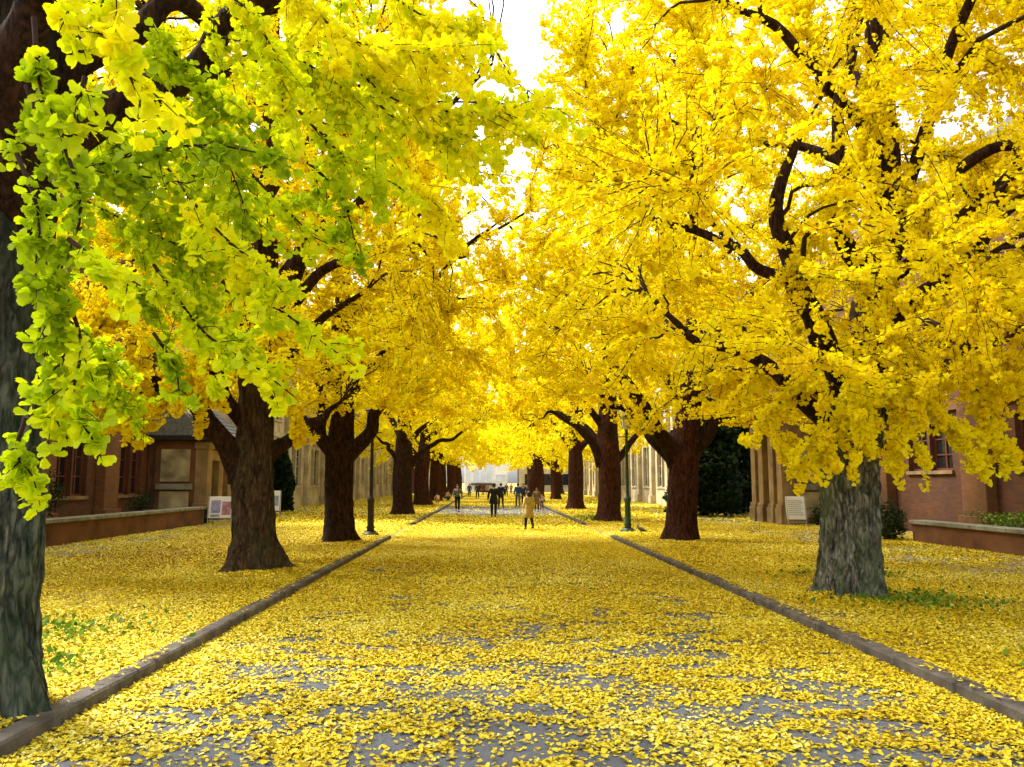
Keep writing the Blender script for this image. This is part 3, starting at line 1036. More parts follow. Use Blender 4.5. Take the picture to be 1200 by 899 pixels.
# ---- far trees: copies of two more, each at its own place
far_a = ginkgo((5.4, 51, VZ), 18, [(0, 0, 0), (.1, 0, 2), (0, .1, 5), (.1, 0, 10), (0, 0, 18)],
               [(0, .55), (.6, .48), (3, .46), (4.5, .36), (8, .2), (18, .03)], [],
               dict(R=6.4, zb=2.8, zt=16, lift=4.5, prof=[.85, 1, .9, .6, .3, .1]), None, 'bark_red', 'gold',
               'fourth ginkgo on the right, slim dark trunk above a patch of green', 77,
               n2=110, n3=1250, leaf_size=.14, per_spur=3.0, spur=.1, segs=40, rows=60, flare=.2, ridge=.03, n_auto=10, tint=(.5, .25), auto_z=(2.8, 8))
far_b = ginkgo((-4.9, 60, VZ), 18, [(0, 0, 0), (-.1, 0, 2), (.1, -.1, 5), (-.1, 0, 10), (0, 0, 18)],
               [(0, .62), (.6, .56), (3, .52), (4.5, .38), (8, .2), (18, .03)], [],
               dict(R=6.4, zb=2.8, zt=16, lift=4.5, prof=[.85, 1, .9, .6, .3, .1]), None, 'bark_red', 'yellow',
               'fifth ginkgo on the left, broad brown trunk behind the crouching figure in pink', 88,
               n2=110, n3=1250, leaf_size=.14, per_spur=3.0, spur=.1, segs=40, rows=60, flare=.2, ridge=.03, n_auto=10, tint=(.55, .25), auto_z=(2.8, 8))
FAR = [(far_b, (4.1, 70), 1.2, 1.0, 'broad brown ginkgo trunk standing close to the road on the right far off'),
       (far_a, (6.6, 80), 2.4, .95, 'far ginkgo on the right, slim brown trunk set back from the road'),
       (far_a, (-4.9, 74), 4.0, 1.0, 'sixth ginkgo on the left, reddish trunk behind the walkers'),
       (far_b, (5.6, 92), 3.3, 1.05, 'distant ginkgo on the right, slim trunk just before the last one of its row'),
       (far_b, (-5.2, 88), 5.1, 1.05, 'seventh ginkgo on the left, reddish trunk partly hidden behind the nearer trunks'),
       (far_a, (-4.9, 104), 1.7, 1.15, 'small golden ginkgo left of the white building, nearer of the two last left trunks'),
       (far_b, (5.8, 112), 2.9, 1.15, 'small golden ginkgo right of the white building, last trunk of the right row'),
       (far_b, (-4.9, 124), 4.4, 1.2, 'tiny golden ginkgo left of the white building, farther of the two last left trunks'),
       (far_a, (10.5, 120), 3.0, 1.1, 'golden crown beyond the right row, right of the white building'),
       (far_b, (-11.0, 121), 1.0, 1.1, 'golden crown beyond the left row, left of the white building'),
       (far_b, (15.5, 132), 4.4, 1.15, 'farthest golden crown on the right before the grey building'),
       (far_a, (-17.0, 131), 5.6, 1.15, 'farthest golden crown on the left before the plain stone building')]
for src, (x, y), rz, sc, lab in FAR:
    c = copy_tree(src)
    c.location = (x, y, VZ)
    c.rotation_euler = (0, 0, rz)
    c.scale = (sc, sc, sc)
    c['label'] = lab

# ---- left row, nearest: the lime green tree with boughs hanging close to the camera
b = np.array([at(-30, 815, 6.1)[0], 6.1, VZ])
SPR = [
    # hanging column on the left
    (PXL(4.2, (60, 130), (95, 240), (70, 320), (62, 380)), .20, 1.0, .058, .45),
    (PXL(4.2, (70, 330), (95, 400), (85, 470), (105, 510)), .20, 1.0, .058, .62),
    (PXL(4.3, (80, 400), (60, 470), (70, 500)), .17, 1.0, .058, .68),
    (PXL(4.3, (30, 490), (20, 530), (40, 560)), .17, 1.0, .058, .6),
    (PXL(4.0, (20, 180), (45, 250), (40, 330)), .18, .9, .058, .35),
    (PXL(3.9, (80, 280), (120, 310), (165, 335)), .15, 1.1, .058, .66),
    # top left corner, big close leaves
    (PXL(3.3, (160, -60), (120, 10), (140, 60), (165, 120)), .22, 1.2, .058, .75),
    (PXL(3.3, (90, -40), (80, 20), (130, 50)), .20, 1.1, .058, .7),
    (PXL(3.6, (40, 20), (45, 90), (60, 140)), .18, .8, .058, .4),
    (PXL(3.6, (100, 90), (90, 140), (130, 150)), .16, .9, .058, .55),
    # horizontal dark green bough
    (PXL(4.6, (60, 215), (140, 185), (240, 170), (330, 185)), .22, 1.0, .058, .2),
    (PXL(4.8, (60, 180), (130, 200), (220, 215)), .2, .8, .058, .2),
    # two diagonals
    (PXL(5.4, (190, 190), (250, 265), (300, 310), (335, 345)), .24, 1.3, .058, .72),
    (PXL(5.6, (180, 310), (240, 390), (300, 430), (345, 465)), .22, 1.3, .058, .62),
    (PXL(5.6, (260, 330), (330, 365), (390, 410), (420, 432)), .20, 1.2, .058, .5),
    (PXL(5.6, (180, 390), (205, 430), (210, 460)), .14, 1.0, .058, .5),
    # olive green veil further off
    (PXL(7.4, (90, 230), (170, 270), (240, 300)), .45, .8, .062, .35),
    (PXL(7.8, (120, 320), (200, 350), (290, 400)), .40, .7, .062, .4),
    (PXL(7.4, (110, 150), (200, 210), (290, 240)), .45, .8, .062, .4),
    (PXL(7.6, (60, 360), (110, 400), (130, 440)), .35, .6, .062, .45),
    (PXL(7.6, (100, 440), (140, 470), (170, 480)), .35, .6, .062, .6),
    # top middle, reaching over the road
    (PXL(5.6, (250, -30), (310, 40), (330, 110), (330, 150)), .30, 1.2, .058, .72),
    (PXL(6.0, (330, -30), (400, 40), (470, 60), (540, 55)), .38, 1.1, .062, .75),
    (PXL(6.2, (380, 40), (450, 110), (520, 130), (600, 130)), .34, 1.0, .062, .62),
    (PXL(6.4, (420, 100), (480, 150), (560, 170)), .34, .9, .062, .55),
    (PXL(6.6, (420, 120), (560, 120), (660, 128)), .22, .8, .062, .4),
    (PXL(6.3, (240, 40), (330, 60), (410, 110), (440, 160)), .36, 1.0, .062, .6),
    (PXL(6.4, (360, 190), (400, 230), (420, 300)), .26, .8, .062, .3),
    (PXL(6.3, (350, 130), (400, 180), (470, 220)), .34, .9, .062, .5),
    (PXL(5.8, (170, 20), (220, 80), (260, 120)), .34, .9, .062, .5),
    (PXL(6.6, (440, -20), (500, 20), (560, 20)), .36, 1.0, .062, .8),
    (PXL(6.8, (480, 60), (540, 100), (590, 150)), .32, .9, .062, .7),
    (PXL(7.2, (500, 150), (560, 200), (600, 205)), .30, .8, .062, .75),
    (PXL(7.0, (430, 170), (500, 230), (530, 270)), .34, .9, .062, .8),
    (PXL(7.0, (560, 20), (600, 90), (640, 120)), .22, .5, .062, .7),
    (PXL(6.0, (200, 120), (260, 180), (290, 250)), .36, .8, .062, .45),
    (PXL(6.4, (290, 200), (340, 250), (370, 280)), .28, .7, .062, .6),
    (PXL(5.0, (30, 100), (60, 170), (120, 210)), .30, .8, .06, .35),
]
SPR = [(p_, w_, d_ * (1.75 if p_[-1][0] < -1.9 else 1.25), s_, min(1.0, t_ - .06 + .26 * float(np.clip((p_[-1][0] + 2.2) / 1.8, 0, 1)))) for p_, w_, d_, s_, t_ in SPR]
ginkgo(b, 16, [(0, 0, 0), (.02, 0, 1.4), (-.05, .0, 2.6), (-.1, .1, 4.5), (0, .1, 8), (0, .2, 16)],
       [(0, .40), (.8, .33), (2.4, .32), (3.8, .30), (6, .24), (10, .15), (16, .03)],
       [([b + (0, 0, 3.6), b + (.5, -.9, 4.6), b + (1.2, -1.8, 5.2), b + (2.0, -2.5, 5.4)], .16, .02),
        ([b + (0, 0, 3.9), b + (.9, .3, 5.0), b + (2.0, .4, 5.8), b + (3.2, .3, 6.1)], .16, .02),
        ([b + (0, 0, 3.2), b + (-.2, -1.0, 4.0), b + (.2, -2.0, 4.6), b + (.8, -3.0, 4.6)], .13, .02),
        ([b + (0, 0, 4.4), b + (.6, 1.2, 5.4), b + (1.5, 2.4, 6.4)], .15, .02)],
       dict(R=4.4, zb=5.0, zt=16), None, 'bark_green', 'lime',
       'nearest ginkgo on the left, lime green leaves hanging before its mossy grey trunk', 99,
       n2=100, n3=1000, leaf_size=.062, per_spur=5.0, spur=.07, segs=150, rows=170, flare=.24, ridge=.09, n_auto=6, limb_bark='bark_dark',
       keep=lambda p: (p[:, 0] < 0.1) & (p[:, 1] > 2.0), sprays=SPR, tint=(.76, .24), zc=(9, .4), auto_z=(4.2, 8))

# ------------------------------------------------------------------ fallen leaves
rng = np.random.default_rng(5)


def litter(name, x0, x1, y0, y1, per_m2, size, dens, zf, label, tilt=.2, seed=0, detailed=False):
    n = int((x1 - x0) * (y1 - y0) * per_m2)
    x = rng.uniform(x0, x1, n)
    y = rng.uniform(y0, y1, n)
    ok = rng.random(n) < dens(x, y)
    # keep only the cone the camera (or a step to its side) can see
    ok &= (np.abs(x - 0.2) < 0.80 * y + 2.5)
    x, y = x[ok], y[ok]
    n = len(x)
    z = zf(x, y) + rng.uniform(.003, .022, n)
    th = rng.uniform(0, 2 * math.pi, n)
    ax = np.stack([np.cos(th), np.sin(th), rng.normal(0, tilt * .6, n)], 1)
    nor = np.stack([rng.normal(0, tilt, n), rng.normal(0, tilt, n), np.ones(n)], 1)
    sz = size * rng.uniform(.55, 1.25, n)
    V, F4, F3 = fan_leaves(np.stack([x, y, z], 1), ax, nor, sz, detailed, rng, 1.4)
    V[:, 2] = np.maximum(V[:, 2], np.repeat(zf(x, y), 10 if detailed else 4) + .002)
    tn = np.clip(.55 + rng.normal(0, .16, n) + .5 * (vnoise(x * .7, y * .7, seed=3) - .5) + (rng.random(n) < .06) * .3 - (rng.random(n) < .05) * .5, 0, 1)
    parts = [(V, F4, 0, np.repeat(tn, 4) if detailed else tn)]
    o = put(name, mixed_mesh(name, parts, [M['litter']]))
    return tag(o, label, 'leaves', kind='stuff')


def fb(x, y, s, seed):
    return (vnoise(x * s, y * s, seed=seed) * .5 + vnoise(x * s * 2.3, y * s * 2.3, seed=seed + 1) * .3 + vnoise(x * s * 5.1, y * s * 5.1, seed=seed + 2) * .2)


def road_d(x, y):
    f = fb(x * .8, y * 1.3, 3.4, 40) + .22 * (fb(x, y, .45, 50) - .5)
    cover = np.interp(y, [4, 6, 9, 14, 20], [.46, .48, .54, .62, .72])
    cover = cover + .10 * (np.abs(x - .3) > 2.6)
    d = np.clip((cover - f) * 3.6 + .46, .10, 1)
    bare = np.clip((y - 37 - 5 * fb(x, y, .3, 90) - .8 * np.maximum(0, 1 - x)) / 4, 0, 1) * np.clip((66 - y) / 8, 0, 1)       # trodden bare stretch further on
    return d * (1 - .965 * bare)


def verge_d(x, y):
    f = fb(x, y, .5, 60)
    d = np.clip((.66 - f) * 5 + .5, .28, 1)
    pv = np.where(x < 0, np.clip((-x - 8.8) / .8, 0, 1), np.clip((x - 8.4) / .6, 0, 1))
    pav = np.clip((.50 - fb(x, y, .8, 70)) * 4 + .45, .22, .85)
    return d * (1 - pv) + pav * pv


def road_z(x, y):
    return np.zeros_like(x)


def verge_z(x, y):
    e = np.where(x < 0, RX0 - x, x - RX1)
    ramp_ = (y > 25.15) & (y < 33)
    return np.where(ramp_, VZ * np.clip(e / .8, .05, 1), VZ) + .004


litter('fallen_leaves', RX0 + .01, RX1 - .01, 4.0, 13, 2700, .036, road_d, road_z, 'yellow ginkgo leaves scattered on the near asphalt', detailed=True)
litter('fallen_leaves', RX0 + .01, RX1 - .01, 13, 30, 1700, .046, road_d, road_z, 'thick yellow leaf carpet on the middle of the road')
litter('fallen_leaves', RX0 + .01, RX1 - .01, 30, 140, 260, .11, road_d, road_z, 'yellow leaves over the far stretch of road')
litter('fallen_leaves', -14, RX0 - .2, 4.0, 16, 2100, .039, verge_d, verge_z, 'yellow leaves covering the near left verge', detailed=False)
litter('fallen_leaves', RX1 + .2, 14, 5.0, 16, 2100, .039, verge_d, verge_z, 'yellow leaves covering the near right verge', detailed=False)
litter('fallen_leaves', -14, RX0 - .2, 16, 34, 800, .062, verge_d, verge_z, 'yellow leaves covering the left verge around the lamp post')
litter('fallen_leaves', RX1 + .2, 14, 16, 34, 800, .062, verge_d, verge_z, 'yellow leaves covering the right verge around the green lamp post')
litter('fallen_leaves', -14, RX0 - .2, 34, 140, 110, .155, verge_d, verge_z, 'yellow leaves under the far left trees')
litter('fallen_leaves', RX1 + .2, 14, 34, 140, 110, .155, verge_d, verge_z, 'yellow leaves under the far right trees')
litter('fallen_leaves', RX0 - .19, RX0 - .02, 4.5, 25, 420, .04, lambda x, y: np.clip((fb(x * .6, y, .9, 77) - .42) * 5, .12, 1), lambda x, y: np.full_like(x, .118), 'stray yellow leaves lying on the left kerb')
litter('fallen_leaves', RX1 + .02, RX1 + .19, 4.5, 25, 420, .04, lambda x, y: np.clip((fb(x * .6, y, .9, 77) - .42) * 5, .12, 1), lambda x, y: np.full_like(x, .118), 'stray yellow leaves lying on the right kerb')
# leaves heaped round the trunk feet
for (tx, ty, r0, what) in ((at(-30, 815, 6.1)[0], 6.1, .38, 'nearest left trunk'), (at(995, 700, 11.9)[0], 11.9, .44, 'nearest right trunk'),
                           (at(297, 668, 15.7)[0], 15.7, .48, 'flared second left trunk'), (at(397, 636, 22.9)[0], 22.9, .42, 'third left trunk'),
                           (at(798, 635, 23.2)[0], 23.2, .46, 'reddish second right trunk')):
    litter('fallen_leaves', tx - 1.3, tx + 1.3, ty - 1.3, ty + 1.3, 2600, .042 if ty < 13 else .054,
           lambda x, y: np.clip(1.25 - (np.hypot(x - tx, y - ty) - r0) * 1.6, 0, 1) * (x < RX0 - .22 if tx < 0 else x > RX1 + .22),
           lambda x, y: VZ + .004 + .075 * np.exp(-np.maximum(0, np.hypot(x - tx, y - ty) - r0) / .22) * vnoise(x * 3, y * 3, seed=8),
           'yellow leaves heaped round the foot of the ' + what, tilt=.4)
# leaves drifted against the kerb feet
litter('fallen_leaves', RX0 + .01, RX0 + .35, 4.5, 25, 1900, .038, lambda x, y: np.clip(1.1 - (x - RX0) * 3, 0, 1), road_z, 'leaves drifted along the foot of the left kerb')
litter('fallen_leaves', RX1 - .35, RX1 - .01, 4.5, 25, 1900, .038, lambda x, y: np.clip(1.1 - (RX1 - x) * 3, 0, 1), road_z, 'leaves drifted along the foot of the right kerb')


def leafy_mass(name, parent, c, r, n, size, m, seed, zmin=0.0, stalks=12, squash=1.0):
    """bushy foliage of many small blades round a core of twigs"""
    g = np.random.default_rng(seed)
    d = g.normal(0, 1, (n, 3))
    d /= np.linalg.norm(d, axis=1, keepdims=True)
    lump = vnoise(d[:, 0] * 2.2 + 9, d[:, 1] * 2.2 + 9, d[:, 2] * 2.2 + 9, seed)
    rr = (.55 + .75 * lump) * g.random(n) ** .35
    p = np.array(c) + d * rr[:, None] * np.array(r)
    p = p[p[:, 2] > zmin]
    n = len(p)
    ax = g.normal(0, 1, (n, 3)) + np.array([0, 0, .3])
    nor = g.normal(0, .8, (n, 3)) + np.array([0, 0, .6])
    V, F4, _ = fan_leaves(p, ax, nor, size * g.uniform(.6, 1.2, n), False, g)
    tn = np.clip(g.normal(.5, .25, n), 0, 1)
    A = np.tile(np.array([c[0], c[1], zmin]), (stalks, 1)) + g.normal(0, .08, (stalks, 3)) * [1, 1, 0]
    E = np.array(c) + g.normal(0, .4, (stalks, 3)) * np.array(r)
    t = np.linspace(0, 1, 4)[None, :, None]
    wV, wF = batch_tubes(A[:, None] * (1 - t) + E[:, None] * t, np.tile(np.linspace(.025, .006, 4), (stalks, 1)), 4)
    return put(name, mixed_mesh(name, [(V, F4, 0, tn), (wV, wF, 1, None)], [m, M['twig']]), parent)


def weeds(cx, cy, rx, ry, n, seed, label):
    g = np.random.default_rng(seed)
    x = cx + g.normal(0, .5, n) * rx
    y = cy + g.normal(0, .5, n) * ry
    p = np.stack([x, y, VZ + g.uniform(.01, .10, n)], 1)
    ax = g.normal(0, 1, (n, 3)) + np.array([0, 0, .5])
    nor = g.normal(0, .5, (n, 3)) + np.array([0, 0, 1])
    V, F4, _ = fan_leaves(p, ax, nor, g.uniform(.03, .075, n), False, g)
    me = mixed_mesh('weeds', [(V, F4, 0, np.clip(g.normal(.55, .25, n), 0, 1))], [M['weed']])
    return tag(put('weeds', me), label, 'weeds', kind='stuff')


p = at(1085, 708, 11.0)
weeds(p[0], 11.2, 1.2, .9, 520, 1, 'low green weeds beside the nearest right trunk')
weeds(5.2, 6.9, .5, .6, 260, 2, 'low green weeds at the lower right edge')
weeds(-5.0, 9.2, 1.3, .9, 500, 3, 'low green weeds in the left verge behind the nearest trunk')
weeds(-4.1, 7.4, .6, .6, 260, 6, 'few green weeds at the foot of the nearest left trunk')
weeds(5.0, 37, 1.2, 3.0, 1500, 4, 'green patch round the third right trunk')
weeds(6.5, 14.5, 1.2, 1.0, 400, 7, 'sparse weeds in the right verge behind the nearest trunk')

# ------------------------------------------------------------------ buildings
def facade(xf, dx, y0, y1, z1, openings, m, parent, name='wall'):
    """wall in the plane x = xf (thickness dx away from the road) with real openings (ya, yb, za, zb)"""
    mb = MB()
    ys = sorted({y0, y1, *[o[0] for o in openings], *[o[1] for o in openings]})
    zs = sorted({0.0, z1, *[o[2] for o in openings], *[o[3] for o in openings]})
    xa, xb = min(xf, xf + dx), max(xf, xf + dx)
    for i in range(len(ys) - 1):
        ym = (ys[i] + ys[i + 1]) / 2
        z_from = zs[0]
        run = None
        for k in range(len(zs) - 1):
            zm = (zs[k] + zs[k + 1]) / 2
            hole = any(o[0] < ym < o[1] and o[2] < zm < o[3] for o in openings)
            if hole:
                if run is not None:
                    mb.box(xa, xb, ys[i], ys[i + 1], run, zs[k])
                    run = None
            elif run is None:
                run = zs[k]
        if run is not None:
            mb.box(xa, xb, ys[i], ys[i + 1], run, z1)
    return mb.build(name, m, parent)


def window(xf, sgn, o, parent, frame_m, nv=1, nh=2):
    """frame with mullions and a pane behind; sgn = +1 when the wall stands right of the road"""
    ya, yb, za, zb = o
    x0 = xf + sgn * .16
    fr = MB()
    w = .07
    a, c = min(x0, x0 + sgn * .08), max(x0, x0 + sgn * .08)
    fr.box(a, c, ya, ya + w, za, zb).box(a, c, yb - w, yb, za, zb).box(a, c, ya + w, yb - w, za, za + w).box(a, c, ya + w, yb - w, zb - w, zb)
    for i in range(1, nv + 1):
        y = ya + (yb - ya) * i / (nv + 1)
        fr.box(a + .01, c - .01, y - .03, y + .03, za + w, zb - w)
    for i in range(1, nh + 1):
        z = za + (zb - za) * i / (nh + 1)
        fr.box(a + .015, c - .015, ya + w, yb - w, z - .02, z + .02)
    f = fr.build('window', frame_m, parent)
    xp = x0 + sgn * .05
    MB().box(min(xp, xp + sgn * .012), max(xp, xp + sgn * .012), ya + w * .5, yb - w * .5, za + w * .5, zb - w * .5).build('pane', M['glass'], f)
    sl = MB()
    s0, s1 = min(xf - sgn * .08, xf + sgn * .15), max(xf - sgn * .08, xf + sgn * .15)
    sl.box(s0, s1, ya - .06, yb + .06, za - .12, za - .003)
    sl.build('sill', frame_m if frame_m is M['frame_pale'] else M['stone'], f)
    return f


def building(name, label, xf, sgn, y0, y1, h, bay, win, wall_m, pier_m, frame_m, storeys, first, pier_w=.7, pier_d=.35, cap_m=None, band=True, depth=9):
    """long facade: plinth, piers between bays, windows per storey, cornice and roof slab"""
    root = empty(name, (0, 0, 0))
    tag(root, label, 'building')
    ops = []
    nb = max(1, int((y1 - y0) / bay))
    bay = (y1 - y0) / nb
    for i in range(nb):
        yc = y0 + bay * (i + .5)
        for s in range(storeys):
            zb_ = first + s * 4.0
            for off in ((-win[0] * .56, win[0] * .56) if win[2] == 2 else (0,)):
                ops.append((yc + off - win[0] / 2, yc + off + win[0] / 2, zb_, zb_ + win[1]))
    facade(xf, sgn * .4, y0, y1, h, ops, wall_m, root)
    MB().box(min(xf + sgn * .41, xf + sgn * depth), max(xf + sgn * .41, xf + sgn * depth), y0 + .4, y1 - .4, .0, h - .05).build('core', M['dark'], root)
    e = MB()
    e.box(min(xf + sgn * .403, xf + sgn * depth), max(xf + sgn * .403, xf + sgn * depth), y0 + .003, y0 + .397, 0, h - .01)
    e.build('end_wall', wall_m, root)
    for i in range(nb + 1):
        y = y0 + bay * i
        ya, yb = max(y0 + .01, y - pier_w / 2), min(y1 - .01, y + pier_w / 2)
        mb = MB()
        a, c = min(xf - .002 * sgn, xf - sgn * pier_d), max(xf - .002 * sgn, xf - sgn * pier_d)
        mb.box(a, c, ya, yb, 0, h - .6)
        a2, c2 = (a - .12, c) if sgn > 0 else (a, c + .12)
        mb.box(a2, c2, ya - .08, yb + .08, -.02, .75)
        mb.build('pier', pier_m, root, bevel=.02)
    for o in ops:
        window(xf, sgn, o, root, frame_m, nv=1, nh=3 if win[1] > 2 else 2)
    cm = cap_m or pier_m
    cn = MB()
    cn.box(min(xf - sgn * (pier_d + .2), xf - sgn * .003), max(xf - sgn * (pier_d + .2), xf - sgn * .003), y0, y1, h - .58, h + .1)
    cn.build('cornice', cm, root, bevel=.03)
    if band:
        for s in range(storeys):
            z = first + s * 4.0 + win[1] + .35
            mb = MB()
            for i in range(nb):
                ya = y0 + bay * i + pier_w / 2 + .02
                yb = y0 + bay * (i + 1) - pier_w / 2 - .02
                mb.box(min(xf - sgn * .1, xf - sgn * .003), max(xf - sgn * .1, xf - sgn * .003), ya, yb, z, z + .28)
            mb.build('band_course', cm, root)
    MB().box(min(xf - sgn * .6, xf + sgn * depth), max(xf - sgn * .6, xf + sgn * depth), y0 - .2, y1 + .2, h + .103, h + .4).build('roof', M['slate'], root)
    return root


building('brick_building', 'dark red brick building on the left behind the low wall', -14.2, -1, 8.0, 34.6, 11, 4.4, (.95, 2.7, 2), M['brick'], M['brick_warm'], M['frame'], 2, 1.25, pier_w=1.1)
building('brick_building', 'red brick building at the right edge behind the low wall', 14.4, 1, 6.0, 34.6, 11, 5.2, (1.25, 1.5, 2), M['brick'], M['brick_warm'], M['frame'], 2, 2.1, pier_w=1.2)
building('stone_building', 'pale stone building with tall windows on the left beyond the porch', -12.8, -1, 40, 112, 13, 5.5, (1.5, 2.6, 2), M['stone_pale'], M['stone_pale'], M['frame_pale'], 3, 1.5, pier_w=.8, pier_d=.3)
building('stone_building', 'cream stone building with tall windows on the right behind the lamp post', 12.8, 1, 46, 112, 13, 5.5, (1.5, 3.2, 2), M['stone_pale'], M['stone_pale'], M['frame_pale'], 3, 1.4, pier_w=.8, pier_d=.3)


def porch(sgn, label, xo, xi, y0, y1, h, roof=True):
    """entrance porch standing out from the building: side wall with panels, corner piers, doorway, tiled roof"""
    root = empty('entrance_porch', (0, 0, 0))
    tag(root, label, 'porch')
    X = lambda a, b: (min(a * sgn, b * sgn), max(a * sgn, b * sgn))
    a, c = X(xo + .55, xi)
    MB().box(a, c, y0, y0 + .35, 0, h).build('side_wall', M['terracotta'] if sgn < 0 else M['stone'], root)
    MB().box(a, c, y1 - .35, y1, 0, h).build('side_wall', M['stone'], root)
    for z0, z1 in ((.35, 1.35), (1.75, 3.1)):
        p0, p1 = X(xo + .75, xi - .45)
        fr = MB()
        fr.box(p0, p1, y0 - .06, y0 - .003, z0, z1)
        fr.build('panel', M['plaster'], root, bevel=.015)
    s0, s1 = X(xo + .6, xi - .3)
    MB().box(s0, s1, y0 - .16, y0 - .004, 1.42, 1.66).build('ledge', M['coping'], root, bevel=.02)
    for yy in (y0 - .04, (y0 + y1) / 2 - .9, (y0 + y1) / 2 + .35, y1 - .5):
        mb = MB()
        a, c = X(xo, xo + .54)
        mb.box(a, c, yy, yy + .54, 0, h)
        a, c = X(xo - .1, xo + .62)
        mb.box(a, c, yy - .09, yy + .62, 0, .7)
        a, c = X(xo - .06, xo + .58)
        mb.box(a, c, yy - .05, yy + .58, .701, .86)
        mb.box(a, c, yy - .05, yy + .58, h - .35, h - .05)
        mb.build('pier', M['stone'], root, bevel=.02)
    a, c = X(xo + .03, xo + .5)
    MB().box(a, c, y0 + .51, y1 - .51, h - .8, h - .36).build('lintel', M['stone'], root, bevel=.02)
    a, c = X(xi - 1.0, xi - .9)
    d = MB().box(a, c, y0 + .4, y1 - .4, 0, h - .1).build('door', M['frame'], root)
    a, c = X(xi - 1.06, xi - 1.003)
    MB().box(a, c, (y0 + y1) / 2 - .06, (y0 + y1) / 2 + .06, .9, 1.3).build('handle', M['black_metal'], d)
    a, c = X(xo - .35, xi + .3)
    MB().box(a, c, y0 - .35, y1 + .35, h + .003, h + .22).build('eaves', M['black_metal'], root, bevel=.03)
    # pitched roof of overlapping tile courses, ridge against the building
    mb = MB()
    rows, colw = 11, .26
    L, rise = xi - xo + .45, 2.1
    n = int((y1 - y0 + .6) / colw)
    for r in range(rows):
        f0, f1 = r / rows, (r + 1.25) / rows
        for k in range(n):
            ya = y0 - .3 + k * colw + (.13 if r % 2 else 0)
            yb = ya + colw - .02
            xa, xb = (xo - .25 + L * f0) * sgn, (xo - .25 + L * min(f1, 1.0)) * sgn
            za, zb_ = h + .27 + rise * f0 + .03, h + .25 + rise * min(f1, 1.0)
            t = .035
            mb.add([(xa, ya, za), (xb, ya, zb_), (xb, yb, zb_), (xa, yb, za), (xa, ya, za + t), (xb, ya, zb_ + t), (xb, yb, zb_ + t), (xa, yb, za + t)],
                   [(0, 3, 2, 1), (4, 5, 6, 7), (0, 1, 5, 4), (1, 2, 6, 5), (2, 3, 7, 6), (3, 0, 4, 7)])
    mb.build('tiled_roof', M['slate'], root)
    for yy in (y0 - .31, y1 + .26):
        g = MB()
        xa, xb = (xo - .2) * sgn, (xi + .2) * sgn
        g.add([(xa, yy, h + .225), (xb, yy, h + .225), (xb, yy, h + .22 + rise), (xa, yy + .05, h + .225), (xb, yy + .05, h + .225), (xb, yy + .05, h + .22 + rise)],
              [(0, 1, 2), (5, 4, 3), (0, 3, 4, 1), (1, 4, 5, 2), (2, 5, 3, 0)])
        g.build('gable', M['slate'], root)
    # rain pipe at the inner corner
    MB().bar(((xi - .2) * sgn, y0 - .12, 0), ((xi - .2) * sgn, y0 - .12, h), .05).build('drainpipe', M['black_metal'], root)
    return root


porch(-1, 'stone porch with stained cream panels and tiled roof on the left', 11.7, 14.1, 34.0, 38.6, 3.45)
porch(1, 'beige stone porch with tall corner pier on the right behind the notice board', 11.5, 14.3, 31.6, 35.2, 4.6)


def low_wall(sgn, x, y0, y1, h, label):
    root = empty('low_wall', (0, 0, 0))
    tag(root, label, 'wall')
    xa, xb = min(x * sgn, (x + .35) * sgn), max(x * sgn, (x + .35) * sgn)
    MB().box(xa, xb, y0, y1, -.02, h).build('wall_body', M['terracotta'], root)
    mb = MB()
    y = y0 - .05
    while y < y1:
        mb.box(xa - .07, xb + .07, y, min(y + 1.19, y1 + .05), h + .002, h + .11)
        y += 1.2
    mb.build('coping', M['coping'], root, bevel=.015)
    # return towards the building
    xc = (14.0 if sgn < 0 else 14.2) * sgn
    ra, rb = (xc, xa - .003) if sgn < 0 else (xb + .003, xc)
    MB().box(ra, rb, y1 - .35, y1 - .003, -.02, h - .002).build('wall_return', M['terracotta'], root)
    s0, s1 = (xc, xa - .004) if sgn < 0 else (xb + .004, xc)
    MB().box(s0, s1, y0, y1 - .36, -.02, h - .12).build('planting_bed', M['soil'], root)
    return root


low_wall(-1, 11.3, 6, 32.6, .66, 'low terracotta wall with mossy coping along the left building')
low_wall(1, 11.9, 4, 22.6, .56, 'low terracotta wall with mossy coping along the right building')


def shrub(c, r, n, size, m, seed, label, zmin=VZ, stalks=12):
    root = empty('shrub', (c[0], c[1], zmin))
    tag(root, label, 'shrub')
    leafy_mass('foliage', root, (0, 0, c[2] - zmin), r, n, size, m, seed, 0.0, stalks)
    return root


shrub((11.6, 23.4, .55), (.6, .6, .6), 1600, .07, M['evergreen'], 1, 'dark rounded shrub at the end of the right low wall')
shrub((12.75, 31.0, .45), (.45, .4, .45), 800, .06, M['evergreen'], 2, 'dark green shrub right of the right notice board')
shrub((-12.3, 22.5, 1.35), (.6, 1.0, .8), 1500, .07, M['evergreen'], 3, 'leafy dark green shrub behind the left low wall', .5)
shrub((-12.5, 29.5, 1.0), (.5, .7, .4), 700, .06, M['evergreen'], 4, 'small dark green shrub behind the left low wall near the porch', .5)
shrub((12.9, 19.0, .75), (.6, 2.6, .28), 1300, .06, M['weed'], 5, 'low green plants growing behind the right low wall', .42, 20)
shrub((-11.5, 33.3, .4), (.35, .3, .4), 500, .06, M['evergreen'], 6, 'small dark shrub at the foot of the left porch')


